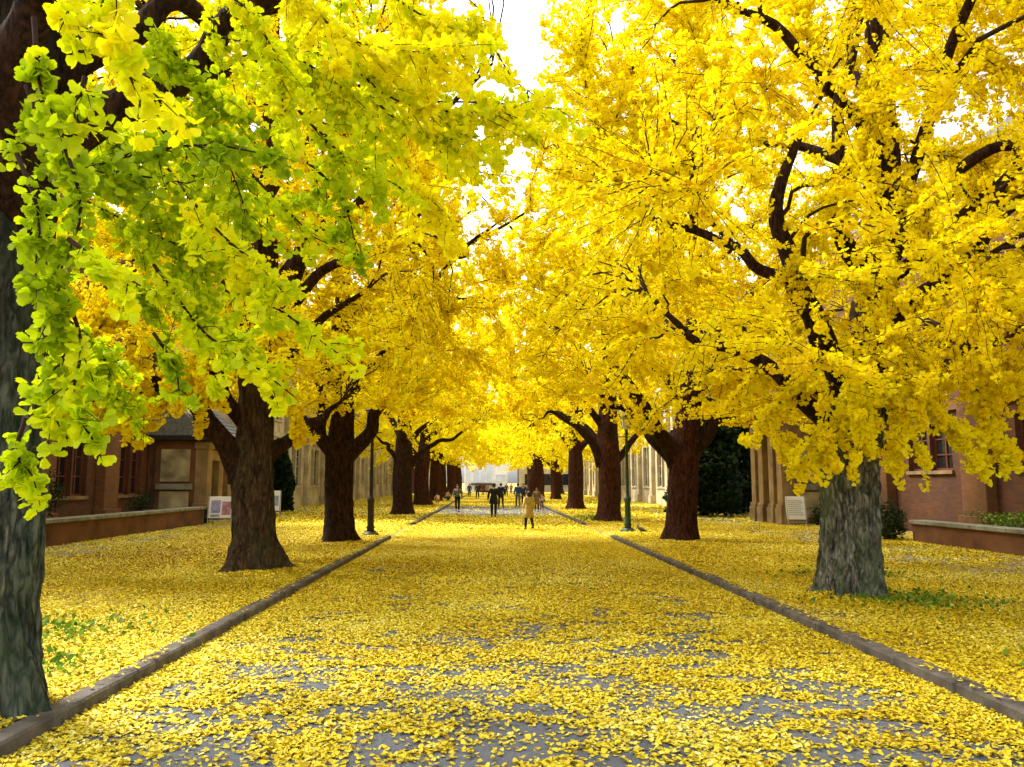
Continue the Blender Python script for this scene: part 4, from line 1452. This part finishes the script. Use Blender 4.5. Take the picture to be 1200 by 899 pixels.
def evergreen(x, y, h, r, seed, label):
    root = empty('evergreen_tree', (x, y, VZ))
    tag(root, label, 'tree')
    P = np.array([[[0, 0, -.1], [.05, 0, h * .3], [0, .05, h * .6], [0, 0, h * .95]]])
    V, F = batch_tubes(P, np.array([[.2, .16, .1, .03]]), 10)
    put('trunk', mesh_from_quads('trunk', V, F, [M['bark_dark']]), root)
    g = np.random.default_rng(seed)
    parts = []
    n = 15000
    z = g.random(n) ** .8 * h * .97 + .15
    t = z / h
    az = g.random(n) * 2 * math.pi
    nz = vnoise(np.cos(az) * 2 + 9, np.sin(az) * 2 + 9, z * 1.1, seed)
    rr = r * np.interp(t, [0, .25, .7, 1], [.8, 1, .75, .15]) * (.6 + .7 * nz) * np.sqrt(g.random(n))
    p = np.stack([np.cos(az) * rr, np.sin(az) * rr, z], 1)
    ax = np.stack([np.cos(az), np.sin(az), np.full(n, -.2)], 1) + g.normal(0, .5, (n, 3))
    V, F4, _ = fan_leaves(p, ax, g.normal(0, .7, (n, 3)) + [0, 0, .7], g.uniform(.12, .26, n), False, g)
    parts.append((V, F4, 0, np.clip(g.normal(.45, .25, n), 0, 1)))
    put('crown', mixed_mesh('crown', parts, [M['evergreen']]), root)


evergreen(10.6, 40.0, 6.0, 2.0, 1, 'dark evergreen tree on the right filling the gap beside the porch')
evergreen(13.0, 43.0, 7.5, 1.8, 2, 'taller dark evergreen behind the first one on the right')
evergreen(-12.2, 47.0, 4.0, .9, 3, 'small dark evergreen in front of the pale stone building on the left')


# far end of the avenue
def white_block():
    root = empty('white_building', (0, 150, 0))
    tag(root, 'bright white building with pale blue glass at the end of the avenue', 'building')
    MB().box(-4.6, 3.4, 0, 12, 0, 16).build('wall', M['white_wall'], root)
    for (x0, x1, z0, z1) in ((-2.9, .6, 1.9, 5.2), (-4.3, -3.3, 2.0, 5.2), (1.2, 3.0, 2.2, 3.2), (-2.9, .6, 6.2, 9.5), (1.2, 3.0, 6.2, 9.5)):
        f = MB()
        f.box(x0 - .12, x1 + .12, -.12, -.003, z0 - .12, z0).box(x0 - .12, x1 + .12, -.12, -.003, z1, z1 + .12).box(x0 - .12, x0, -.12, -.003, z0, z1).box(x1, x1 + .12, -.12, -.003, z0, z1)
        n = max(1, int((x1 - x0) / .9))
        for i in range(1, n):
            x = x0 + (x1 - x0) * i / n
            f.box(x - .05, x + .05, -.1, -.003, z0, z1)
        w = f.build('window', M['white_wall'], root)
        MB().box(x0, x1, -.06, -.004, z0, z1).build('pane', M['blue_glass'], w)
    MB().box(-3.4, 1.2, -1.0, -.13, 1.35, 1.62).build('canopy', M['dark'], root)
    MB().box(-2.0, -.2, -.1, -.004, .0, 1.3).build('door', M['glass'], root)
    MB().box(-4.8, 3.6, -.2, 12.2, 16.003, 16.4).build('roof', M['white_wall'], root)
    r2 = empty('grey_building', (11.5, 146, 0))
    tag(r2, 'plain grey building right of the white one at the end of the avenue', 'building')
    MB().box(-6, 12, 0, 12, 0, 14).build('wall', M['stone_pale'], r2)
    for i in range(4):
        for k in range(3):
            w = MB().box(-5.2 + i * 3.2, -3.4 + i * 3.2, -.08, -.003, 1.2 + k * 4, 3.4 + k * 4).build('window', M['frame_pale'], r2)
            MB().box(-5.1 + i * 3.2, -3.5 + i * 3.2, -.1, -.083, 1.3 + k * 4, 3.3 + k * 4).build('pane', M['glass'], w)
    MB().box(-6.2, 12.2, -.2, 12.2, 14.003, 14.4).build('roof', M['slate'], r2)
    r3 = empty('grey_building', (-27, 150, 0))
    tag(r3, 'plain stone building left of the white one at the end of the avenue', 'building')
    MB().box(-6, 16, 0, 12, 0, 14).build('wall', M['stone_pale'], r3)
    for i in range(6):
        for k in range(3):
            w = MB().box(-5.2 + i * 3.4, -3.4 + i * 3.4, -.08, -.003, 1.2 + k * 4, 3.4 + k * 4).build('window', M['frame_pale'], r3)
            MB().box(-5.1 + i * 3.4, -3.5 + i * 3.4, -.1, -.083, 1.3 + k * 4, 3.3 + k * 4).build('pane', M['glass'], w)
    MB().box(-6.2, 16.2, -.2, 12.2, 14.003, 14.4).build('roof', M['slate'], r3)


white_block()

# ------------------------------------------------------------------ street furniture
def lamp(x, y, h, m, label):
    root = empty('street_lamp', (x, y, VZ))
    tag(root, label, 'street lamp', 'lamp posts on the verges')
    MB().lathe([(.26, -.02), (.26, .05), (.20, .09), (.17, .13)], 20).build('base', m, root, smooth=False)
    MB().lathe([(.12, .13), (.115, .2), (.13, .24), (.105, .3), (.10, 1.0), (.125, 1.06), (.125, 1.12), (.07, 1.2), (.06, 1.25), (.045, h - .5), (.07, h - .46), (.07, h - .42), (.05, h - .38), (.05, h - .3)], 16).build('pole', m, root, smooth=True)
    MB().bar((-.3, 0, h - .55), (.3, 0, h - .55), .018).build('crossbar', m, root)
    hd = MB().lathe([(.08, h - .30), (.13, h - .26), (.19, h + .12), (.17, h + .14)], 8).build('lantern', M['lantern'], root)
    cg = MB()
    for i in range(8):
        a = 2 * math.pi * i / 8
        cg.bar((.135 * math.cos(a), .135 * math.sin(a), h - .26), (.197 * math.cos(a), .197 * math.sin(a), h + .12), .012, 5)
    cg.build('cage', m, hd)
    MB().lathe([(.24, h + .143), (.24, h + .17), (.12, h + .28), (.03, h + .33), (.025, h + .42), (.01, h + .45)], 16).build('cap', m, root)
    return root


pl = at(434, 627, 26.0)
lamp(pl[0], 26.0, 3.8, M['black_metal'], 'dark lamp post on the left verge, right of the third left trunk')
pl = at(736, 624, 27.4)
lamp(pl[0], 27.4, 3.75, M['green_metal'], 'green lamp post on the right verge, left of the reddish trunk')


def sign(x, y, w, h, rz, prints, label, lean=.22):
    root = empty('notice_board', (x, y, VZ + .006), rz)
    tag(root, label, 'notice board', 'notice boards by the buildings')
    z0 = .26
    def lp(z, dy=0):                                   # the board leans back
        return lean * (h - z) * -1 + dy
    b_ = MB()
    t = .03
    P = []
    for (xx, zz) in ((-w / 2, z0), (w / 2, z0), (w / 2, h), (-w / 2, h)):
        P.append((xx, lp(zz), zz))
    Q = [(a, bb + t, c) for a, bb, c in P]
    b_.add(P + Q, [(0, 1, 2, 3), (7, 6, 5, 4), (0, 4, 5, 1), (1, 5, 6, 2), (2, 6, 7, 3), (3, 7, 4, 0)])
    b_.build('board', M['white'], root, bevel=.006)
    for s in (-1, 1):
        MB().bar((s * (w / 2 - .03), lp(0), 0), (s * (w / 2 - .03), lp(h) - .02 + .02, h), .018, 8).build('leg', M['steel'], root)
        MB().bar((s * (w / 2 - .03), -lp(0) * .9 + .05, 0), (s * (w / 2 - .03), lp(h) + .04, h - .03), .016, 8).build('leg', M['steel'], root)
    MB().bar((-w / 2 + .03, lp(.16), .16), (w / 2 - .03, lp(.16), .16), .012, 6).build('crossbar', M['steel'], root)
    for (x0, x1, za, zb_, m) in prints:
        q = MB()
        P = [(x0, lp(za) - .008, za), (x1, lp(za) - .008, za), (x1, lp(zb_) - .008, zb_), (x0, lp(zb_) - .008, zb_)]
        Q = [(a, bb + .006, c) for a, bb, c in P]
        q.add(P + Q, [(0, 1, 2, 3), (7, 6, 5, 4), (0, 4, 5, 1), (1, 5, 6, 2), (2, 6, 7, 3), (3, 7, 4, 0)])
        q.build('print', m, root)
    return root


lines = [(-.28, .28 - .05 * (i % 3), .42 + .075 * i, .445 + .075 * i, M['print']) for i in range(8)]
pr = at(933, 616, 30.7)
sign(pr[0], 30.7, .74, 1.12, -.1, lines, 'white notice board with grey lines on a metal stand by the right porch')
pr = at(262, 613, 33.0)
sign(pr[0], 32.6, .95, 1.1, .12, [(-.36, .0, .45, .95, M['print_blue']), (.06, .4, .38, .9, M['print_red']), (-.36, -.02, .3, .4, M['print'])],
     'white board with violet and plum pictures left of the flared left trunk')
pr = at(322, 604, 41.5)
sign(pr[0], 41.0, .8, 1.25, .15, [(-.3, .3, .5, 1.0, M['print'])], 'pale board peeping out right of the flared left trunk')

# manhole at the lower edge
root = empty('manhole_cover', (1.62, 4.72, 0))
tag(root, 'round dark iron manhole cover at the bottom edge of the road', 'manhole cover')
mh = MB().lathe([(.36, -.02), (.36, .004), (.335, .006)], 40).build('rim', M['kerb'], root)
pt = MB()
pt.lathe([(.325, -.01), (.325, .008)], 40)
for i in range(-4, 5):
    for k in range(-4, 5):
        if math.hypot(i, k) * .07 < .29:
            pt.box(i * .07 - .022, i * .07 + .022, k * .07 - .022, k * .07 + .022, .0082, .0125)
pt.build('lid', M['iron'], root)

# ------------------------------------------------------------------ people
def skin(name, V, E, R, m, parent=None, sub=1):
    me = bpy.data.meshes.new(name)
    me.from_pydata([tuple(v) for v in V], E, [])
    o = bpy.data.objects.new(name, me)
    COL.objects.link(o)
    sk = o.modifiers.new('skin', 'SKIN')
    sk.use_smooth_shade = True
    if not me.skin_vertices:
        bpy.context.view_layer.update()
    for i, r in enumerate(R):
        rr = r if isinstance(r, tuple) else (r, r)
        me.skin_vertices[0].data[i].radius = rr
        me.skin_vertices[0].data[i].use_root = (i == 0)
    ss = o.modifiers.new('sub', 'SUBSURF')
    ss.levels = sub
    ss.render_levels = sub
    dg = bpy.context.evaluated_depsgraph_get()
    nm = bpy.data.meshes.new_from_object(o.evaluated_get(dg))
    nm.name = name
    bpy.data.objects.remove(o)
    nm.materials.clear()
    nm.materials.append(m)
    for p_ in nm.polygons:
        p_.use_smooth = True
    return put(name, nm, parent)


MC = {}


def cloth(c):
    if c not in MC:
        MC[c] = plain('cloth_%d' % (len(MC) + 1), c, .9, .3, 9, .2)
    return MC[c]


SKIN = plain('skin', (0.50, 0.29, 0.19), .6, .08, 5)
HAIR = plain('black_hair', (0.012, 0.009, 0.008), .5, .3, 20)
EYE = plain('eye', (0.02, 0.015, 0.012), .3, .1, 20)
LIP = plain('lip', (0.35, 0.13, 0.11), .5, .1, 20)


def person(x, y, rz, h, top, legs, label, stride=.28, swing=.3, coat=0.0, long_hair=False, bag=None, shoe=(0.015, 0.013, 0.012), pose='walk', z=None, skirt=False):
    """body is one skinned mesh, local +Y is the way the figure faces; clothes and hair are its children"""
    k = h / 1.72
    L = []
    if pose == 'crouch':
        pel = (0, -.12, .42)
        ch = (0, .06, .78)
        nk = (0, .12, .92)
        hd0, hd1 = (0, .15, 1.0), (0, .17, 1.14)
        kn = [(-.14, .30, .45), (.14, .30, .47)]
        an = [(-.12, .02, .08), (.12, .02, .08)]
        hp = [(-.10, -.12, .42), (.10, -.12, .42)]
        el = [(-.26, .25, .62), (.26, .25, .62)]
        wr = [(-.12, .42, .48), (.12, .42, .48)]
    else:
        pel = (0, 0, .93)
        ch = (0, .02, 1.32)
        nk = (0, .01, 1.45)
        hd0, hd1 = (0, .03, 1.53), (0, .035, 1.64)
        s = stride
        hp = [(-.09, 0, .90), (.09, 0, .90)]
        kn = [(-.10, s * .62, .49), (.10, -s * .25, .48)]
        an = [(-.10, s, .085), (.10, -s * 1.15, .12 + .15 * s)]
        el = [(-.25, -swing * .55, 1.13), (.25, swing * .35, 1.13)]
        wr = [(-.27, -swing * .8 + .06, .90), (.27, swing * .9 + .06, .93)]
    sp = tuple((pel[i] + ch[i]) / 2 for i in range(3))
    sh = [(-.175, ch[1] - .01, ch[2] + .07), (.175, ch[1] - .01, ch[2] + .07)]
    V = [pel, sp, ch, nk, hd0, hd1]
    E = [(0, 1), (1, 2), (2, 3), (3, 4), (4, 5)]
    R = [(.145, .105), (.13, .10), (.155, .105), .055, (.075, .085), (.072, .09)]

    def addv(p, r, j):
        V.append(p)
        R.append(r)
        E.append((j, len(V) - 1))
        return len(V) - 1
    hands = []
    for i in (0, 1):
        a = addv(sh[i], .055, 2)
        e = addv(el[i], .043, a)
        w = addv(wr[i], .030, e)
        d = np.array(wr[i]) - np.array(el[i])
        d = d / np.linalg.norm(d)
        sdx = 1 if i else -1
        pm = addv(tuple(np.array(wr[i]) + d * .06), (.038, .02), w)
        for f, (off, ln) in enumerate(((-.03, .07), (-.01, .085), (.01, .08), (.03, .062))):
            b0 = np.array(wr[i]) + d * .095 + np.array([0, off, 0])
            f1 = addv(tuple(b0), .0095, pm)
            addv(tuple(b0 + d * ln * .6 + np.array([-sdx * .02, 0, 0])), .008, f1)
        t1 = addv(tuple(np.array(wr[i]) + d * .05 + np.array([0, .045, 0])), .011, pm)
        addv(tuple(np.array(wr[i]) + d * .09 + np.array([0, .062, 0])), .009, t1)
        hands.append(w)
        hh = addv(hp[i], .095, 0)
        kk = addv(kn[i], .062, hh)
        aa = addv(an[i], .042, kk)
        addv((an[i][0], an[i][1] + .13, max(.035, an[i][2] - .05)), (.04, .03), aa)
    Vs = [tuple(c * k for c in v) for v in V]
    Rs = [tuple(c * k for c in r) if isinstance(r, tuple) else r * k for r in R]
    body = skin('person', Vs, E, Rs, SKIN)
    body.location = (x, y, 0.0 if z is None else z)
    body.rotation_euler = (0, 0, rz)
    tag(body, label, 'person')
    hc = np.array(hd1) * k * .45 + np.array(hd0) * k * .55
    # face: nose, eyes, mouth
    MB().add([(-.014 * k, hc[1] + .082 * k, hc[2] - .02 * k), (.014 * k, hc[1] + .082 * k, hc[2] - .02 * k), (0, hc[1] + .112 * k, hc[2] - .022 * k), (0, hc[1] + .085 * k, hc[2] + .03 * k)],
             [(0, 1, 2), (0, 2, 3), (2, 1, 3), (1, 0, 3)]).build('nose', SKIN, body)
    for s_ in (-1, 1):
        MB().lathe([(.002, -.008 * k), (.012 * k, 0), (.002, .008 * k)], 8, s_ * .032 * k, hc[1] + .082 * k).build('eye', EYE, body, loc=(0, 0, hc[2] + .022 * k))
        MB().lathe([(.003, -.03 * k), (.02 * k, 0), (.003, .03 * k)], 8, s_ * .082 * k, hc[1]).build('ear', SKIN, body, loc=(0, 0, hc[2]))
    MB().box(-.024 * k, .024 * k, hc[1] + .078 * k, hc[1] + .092 * k, hc[2] - .052 * k, hc[2] - .042 * k).build('mouth', LIP, body)
    # hair: shell over the skull, open at the face
    bm = bmesh.new()
    bmesh.ops.create_uvsphere(bm, u_segments=20, v_segments=14, radius=1)
    dele = [v for v in bm.verts if (v.co.y > .35 and v.co.z < .45) or (v.co.z < (-.9 if long_hair else -.5))]
    bmesh.ops.delete(bm, geom=dele, context='VERTS')
    for v in bm.verts:
        fl = 1.0
        zz = v.co.z
        if long_hair and zz < 0:
            zz = zz * 2.0
            fl = 1.05
        v.co = Vector((v.co.x * .093 * k * fl, hc[1] - .008 * k + v.co.y * .108 * k, hc[2] + .012 * k + zz * .118 * k))
    hm = bpy.data.meshes.new('hair')
    bm.to_mesh(hm)
    bm.free()
    hm.materials.append(HAIR)
    put('hair', hm, body)
    # jacket or coat
    cm = cloth(top)
    hem = tuple(np.array(pel) + np.array([0, -.0, -.06]))
    V2 = [hem, pel, sp, ch, (nk[0], nk[1], nk[2] - .035)]
    E2 = [(0, 1), (1, 2), (2, 3), (3, 4)]
    R2 = [(.16, .12), (.175, .14), (.16, .125), (.185, .13), .075]
    for i in (0, 1):
        V2.append(sh[i]); R2.append(.078); E2.append((3, len(V2) - 1))
        V2.append(el[i]); R2.append(.064); E2.append((len(V2) - 2, len(V2) - 1))
        V2.append(tuple(np.array(wr[i]) * .94 + np.array(el[i]) * .06)); R2.append(.05); E2.append((len(V2) - 2, len(V2) - 1))
    skin('jacket', [tuple(c * k for c in v) for v in V2], E2, [tuple(c * k for c in r) if isinstance(r, tuple) else r * k for r in R2], cm, body, 2)
    if coat > 0.05 and pose != 'crouch':               # long coat: flared skirt from waist to knee, open below
        vs, fs = [], []
        n = 20
        rows_ = [(pel[2] + .14, .172, .135), (pel[2] - .02, .20, .165), (pel[2] - .16, .212, .185), (pel[2] - .14 - coat, .23, .215), (pel[2] - .15 - coat, .22, .205)]
        for zz, ra, rb in rows_:
            for q in range(n):
                a_ = 2 * math.pi * q / n
                w_ = 1 + .05 * math.sin(3 * a_ + zz * 7)
                vs.append((ra * k * w_ * math.cos(a_), rb * k * w_ * math.sin(a_) + .01, zz * k))
        for r_ in range(len(rows_) - 1):
            for q in range(n):
                fs.append((r_ * n + q, r_ * n + (q + 1) % n, (r_ + 1) * n + (q + 1) % n, (r_ + 1) * n + q))
        MB().add(vs, fs).build('coat_skirt', cm, body, smooth=True)
    lm = cloth(legs)
    V3 = [(pel[0], pel[1], pel[2] + .02)]
    E3, R3 = [], [(.12, .09) if coat > .05 else (.155, .12)]
    for i in (0, 1):
        V3.append(hp[i]); R3.append(.085 if coat > .05 else .105); E3.append((0, len(V3) - 1))
        V3.append(kn[i]); R3.append(.078); E3.append((len(V3) - 2, len(V3) - 1))
        V3.append(tuple(np.array(an[i]) + np.array([0, 0, .03]))); R3.append(.062); E3.append((len(V3) - 2, len(V3) - 1))
    skin('trousers', [tuple(c * k for c in v) for v in V3], E3, [tuple(c * k for c in r) if isinstance(r, tuple) else r * k for r in R3], lm, body)
    sm = cloth(shoe)
    for i in (0, 1):
        a = np.array(an[i])
        up = .09 if skirt else .03
        skin('shoe', [tuple((a + np.array([0, -.045, -.035])) * k), tuple((a + np.array([0, .06, -.04])) * k), tuple((a + np.array([0, .17, -.045])) * k), tuple((a + np.array([0, -.01, up])) * k)],
             [(0, 1), (1, 2), (0, 3)], [.048 * k, .05 * k, .038 * k, .052 * k], sm, body)
    if bag is not None:
        i = bag[1]
        wx, wy, wz = wr[i]
        mb = MB().box((wx - .06) * k, (wx + .06) * k, (wy - .18) * k, (wy + .18) * k, (wz - .52) * k, (wz - .22) * k)
        ob = mb.build('handbag', cloth(bag[0]), None, bevel=.02)
        st = MB().bar((wx * k, (wy - .1) * k, (wz - .23) * k), (wx * k, wy * k, (wz - .07) * k), .008).bar((wx * k, (wy + .1) * k, (wz - .23) * k), (wx * k, wy * k, (wz - .07) * k), .008)
        st.build('strap', cloth(bag[0]), ob)
        ob.location = body.location
        ob.rotation_euler = body.rotation_euler
        tag(ob, bag[2], 'bag')
    return body


def foot(u, v):
    """ground point under a pixel"""
    d = _R @ np.array([(u - 600) / FPX, (449.5 - v) / FPX, -1.0])
    t = -CAM_Z / d[2]
    return d[0] * t, d[1] * t


BLACK = (0.012, 0.012, 0.014)
x, y = foot(620, 621)
person(x, y, .15, 1.42, (0.36, 0.27, 0.09), BLACK, 'person in a mustard coat and black boots walking away, nearest on the road', .30, .3, coat=.24, long_hair=True, skirt=True)
x, y = foot(578.5, 607)
person(x, y, -.1, 1.70, BLACK, (0.014, 0.013, 0.013), 'person all in black walking in the middle of the road', .16, .22, coat=.1)
x, y = foot(587, 597)
person(x, y, .1, 1.72, (0.018, 0.016, 0.018), BLACK, 'person in dark clothes just behind the one all in black', .36, .4)
x, y = foot(536, 600)
person(x, y, math.pi - .1, 1.62, (0.13, 0.15, 0.11), BLACK, 'person in a grey green jacket and dark trousers near the left kerb', .14, .16)
x, y = foot(607, 595)
person(x, y, .05, 1.70, (0.03, 0.05, 0.16), (0.10, 0.13, 0.16), 'person in a blue jacket and grey trousers left of the mustard coat', .2, .2)
x, y = foot(629, 600)
person(x, y, math.pi, 1.45, (0.20, 0.13, 0.06), (0.10, 0.05, 0.04), 'person in a brown coat by the right kerb behind the mustard coat', .1, .1, coat=.2, long_hair=True)
x, y = foot(635, 598)
person(x, y, math.pi + .4, 1.05, (0.55, 0.42, 0.40), (0.12, 0.06, 0.07), 'child in a pale pink top at the right kerb', .08, .1)
x, y = foot(513, 591.5)
person(x, y, .6, 1.25, (0.66, 0.40, 0.38), (0.30, 0.14, 0.09), 'person in pink crouching among leaves left of the road', pose='crouch', z=VZ)
x, y = foot(524, 588.5)
person(x, y, -1.0, 1.5, (0.55, 0.42, 0.36), (0.05, 0.06, 0.09), 'person in a cream top crouching behind the grey green jacket', pose='crouch', z=VZ)
x, y = foot(550, 583)
person(x, y, 0, 1.65, (0.03, 0.025, 0.02), BLACK, 'small distant person in black, leftmost of the far walkers', .1, .1)
x, y = foot(559.5, 585.5)
person(x, y, .1, 1.72, (0.05, 0.035, 0.03), (0.03, 0.02, 0.02), 'distant person in dark brown, second of the far walkers from the left', .3, .2)
x, y = foot(566, 581)
person(x, y, 0, 1.70, (0.12, 0.035, 0.025), (0.04, 0.025, 0.02), 'distant person in a rust red coat left of the one all in black', .2, .2, coat=.1)
x, y = foot(593.5, 582)
person(x, y, math.pi, 1.66, (0.03, 0.03, 0.05), (0.03, 0.03, 0.03), 'distant person in navy between the black coat and the blue jacket', .2, .2)
x, y = foot(571, 580)
person(x, y, .2, 1.6, (0.30, 0.22, 0.16), (0.04, 0.03, 0.03), 'distant person in a beige coat half hidden by the one all in black', .2, .2, coat=.12)
x, y = foot(599, 579.5)
person(x, y, 0, 1.6, (0.35, 0.16, 0.06), (0.05, 0.04, 0.03), 'tiny distant person in an orange brown jacket left of the blue jacket', .15, .15)
x, y = foot(613.5, 592)
person(x, y, math.pi, 1.68, (0.02, 0.03, 0.09), (0.02, 0.02, 0.03), 'person in dark navy behind the mustard coat', .2, .2)

# a pigeon on the right verge
def bird(x, y, rz):
    g = plain('bird_feathers', (0.05, 0.045, 0.05), .7, .4, 14)
    V = [(0, 0, .15), (0, .08, .18), (0, .13, .24), (0, .155, .285), (0, -.10, .12), (0, -.20, .10)]
    o = skin('bird', V, [(0, 1), (1, 2), (2, 3), (0, 4), (4, 5)], [(.07, .065), (.06, .06), .035, .033, (.05, .035), (.035, .01)], g)
    o.location = (x, y, VZ + .02)
    o.rotation_euler = (0, 0, rz)
    tag(o, 'small dark bird standing on leaves right of the green lamp post', 'bird')
    MB().add([(-.008, .18, .288), (.008, .18, .288), (0, .215, .28), (0, .182, .297)], [(0, 1, 2), (0, 2, 3), (1, 3, 2), (0, 3, 1)]).build('beak', M['iron'], o)
    for s in (-1, 1):
        MB().bar((s * .025, .01, 0), (s * .03, .01, .11), .006, 5).bar((s * .025, -.01, .004), (s * .025, .045, .004), .005, 5).build('leg', M['iron'], o)


pb = foot(752, 629)
bird(pb[0], pb[1], .9)
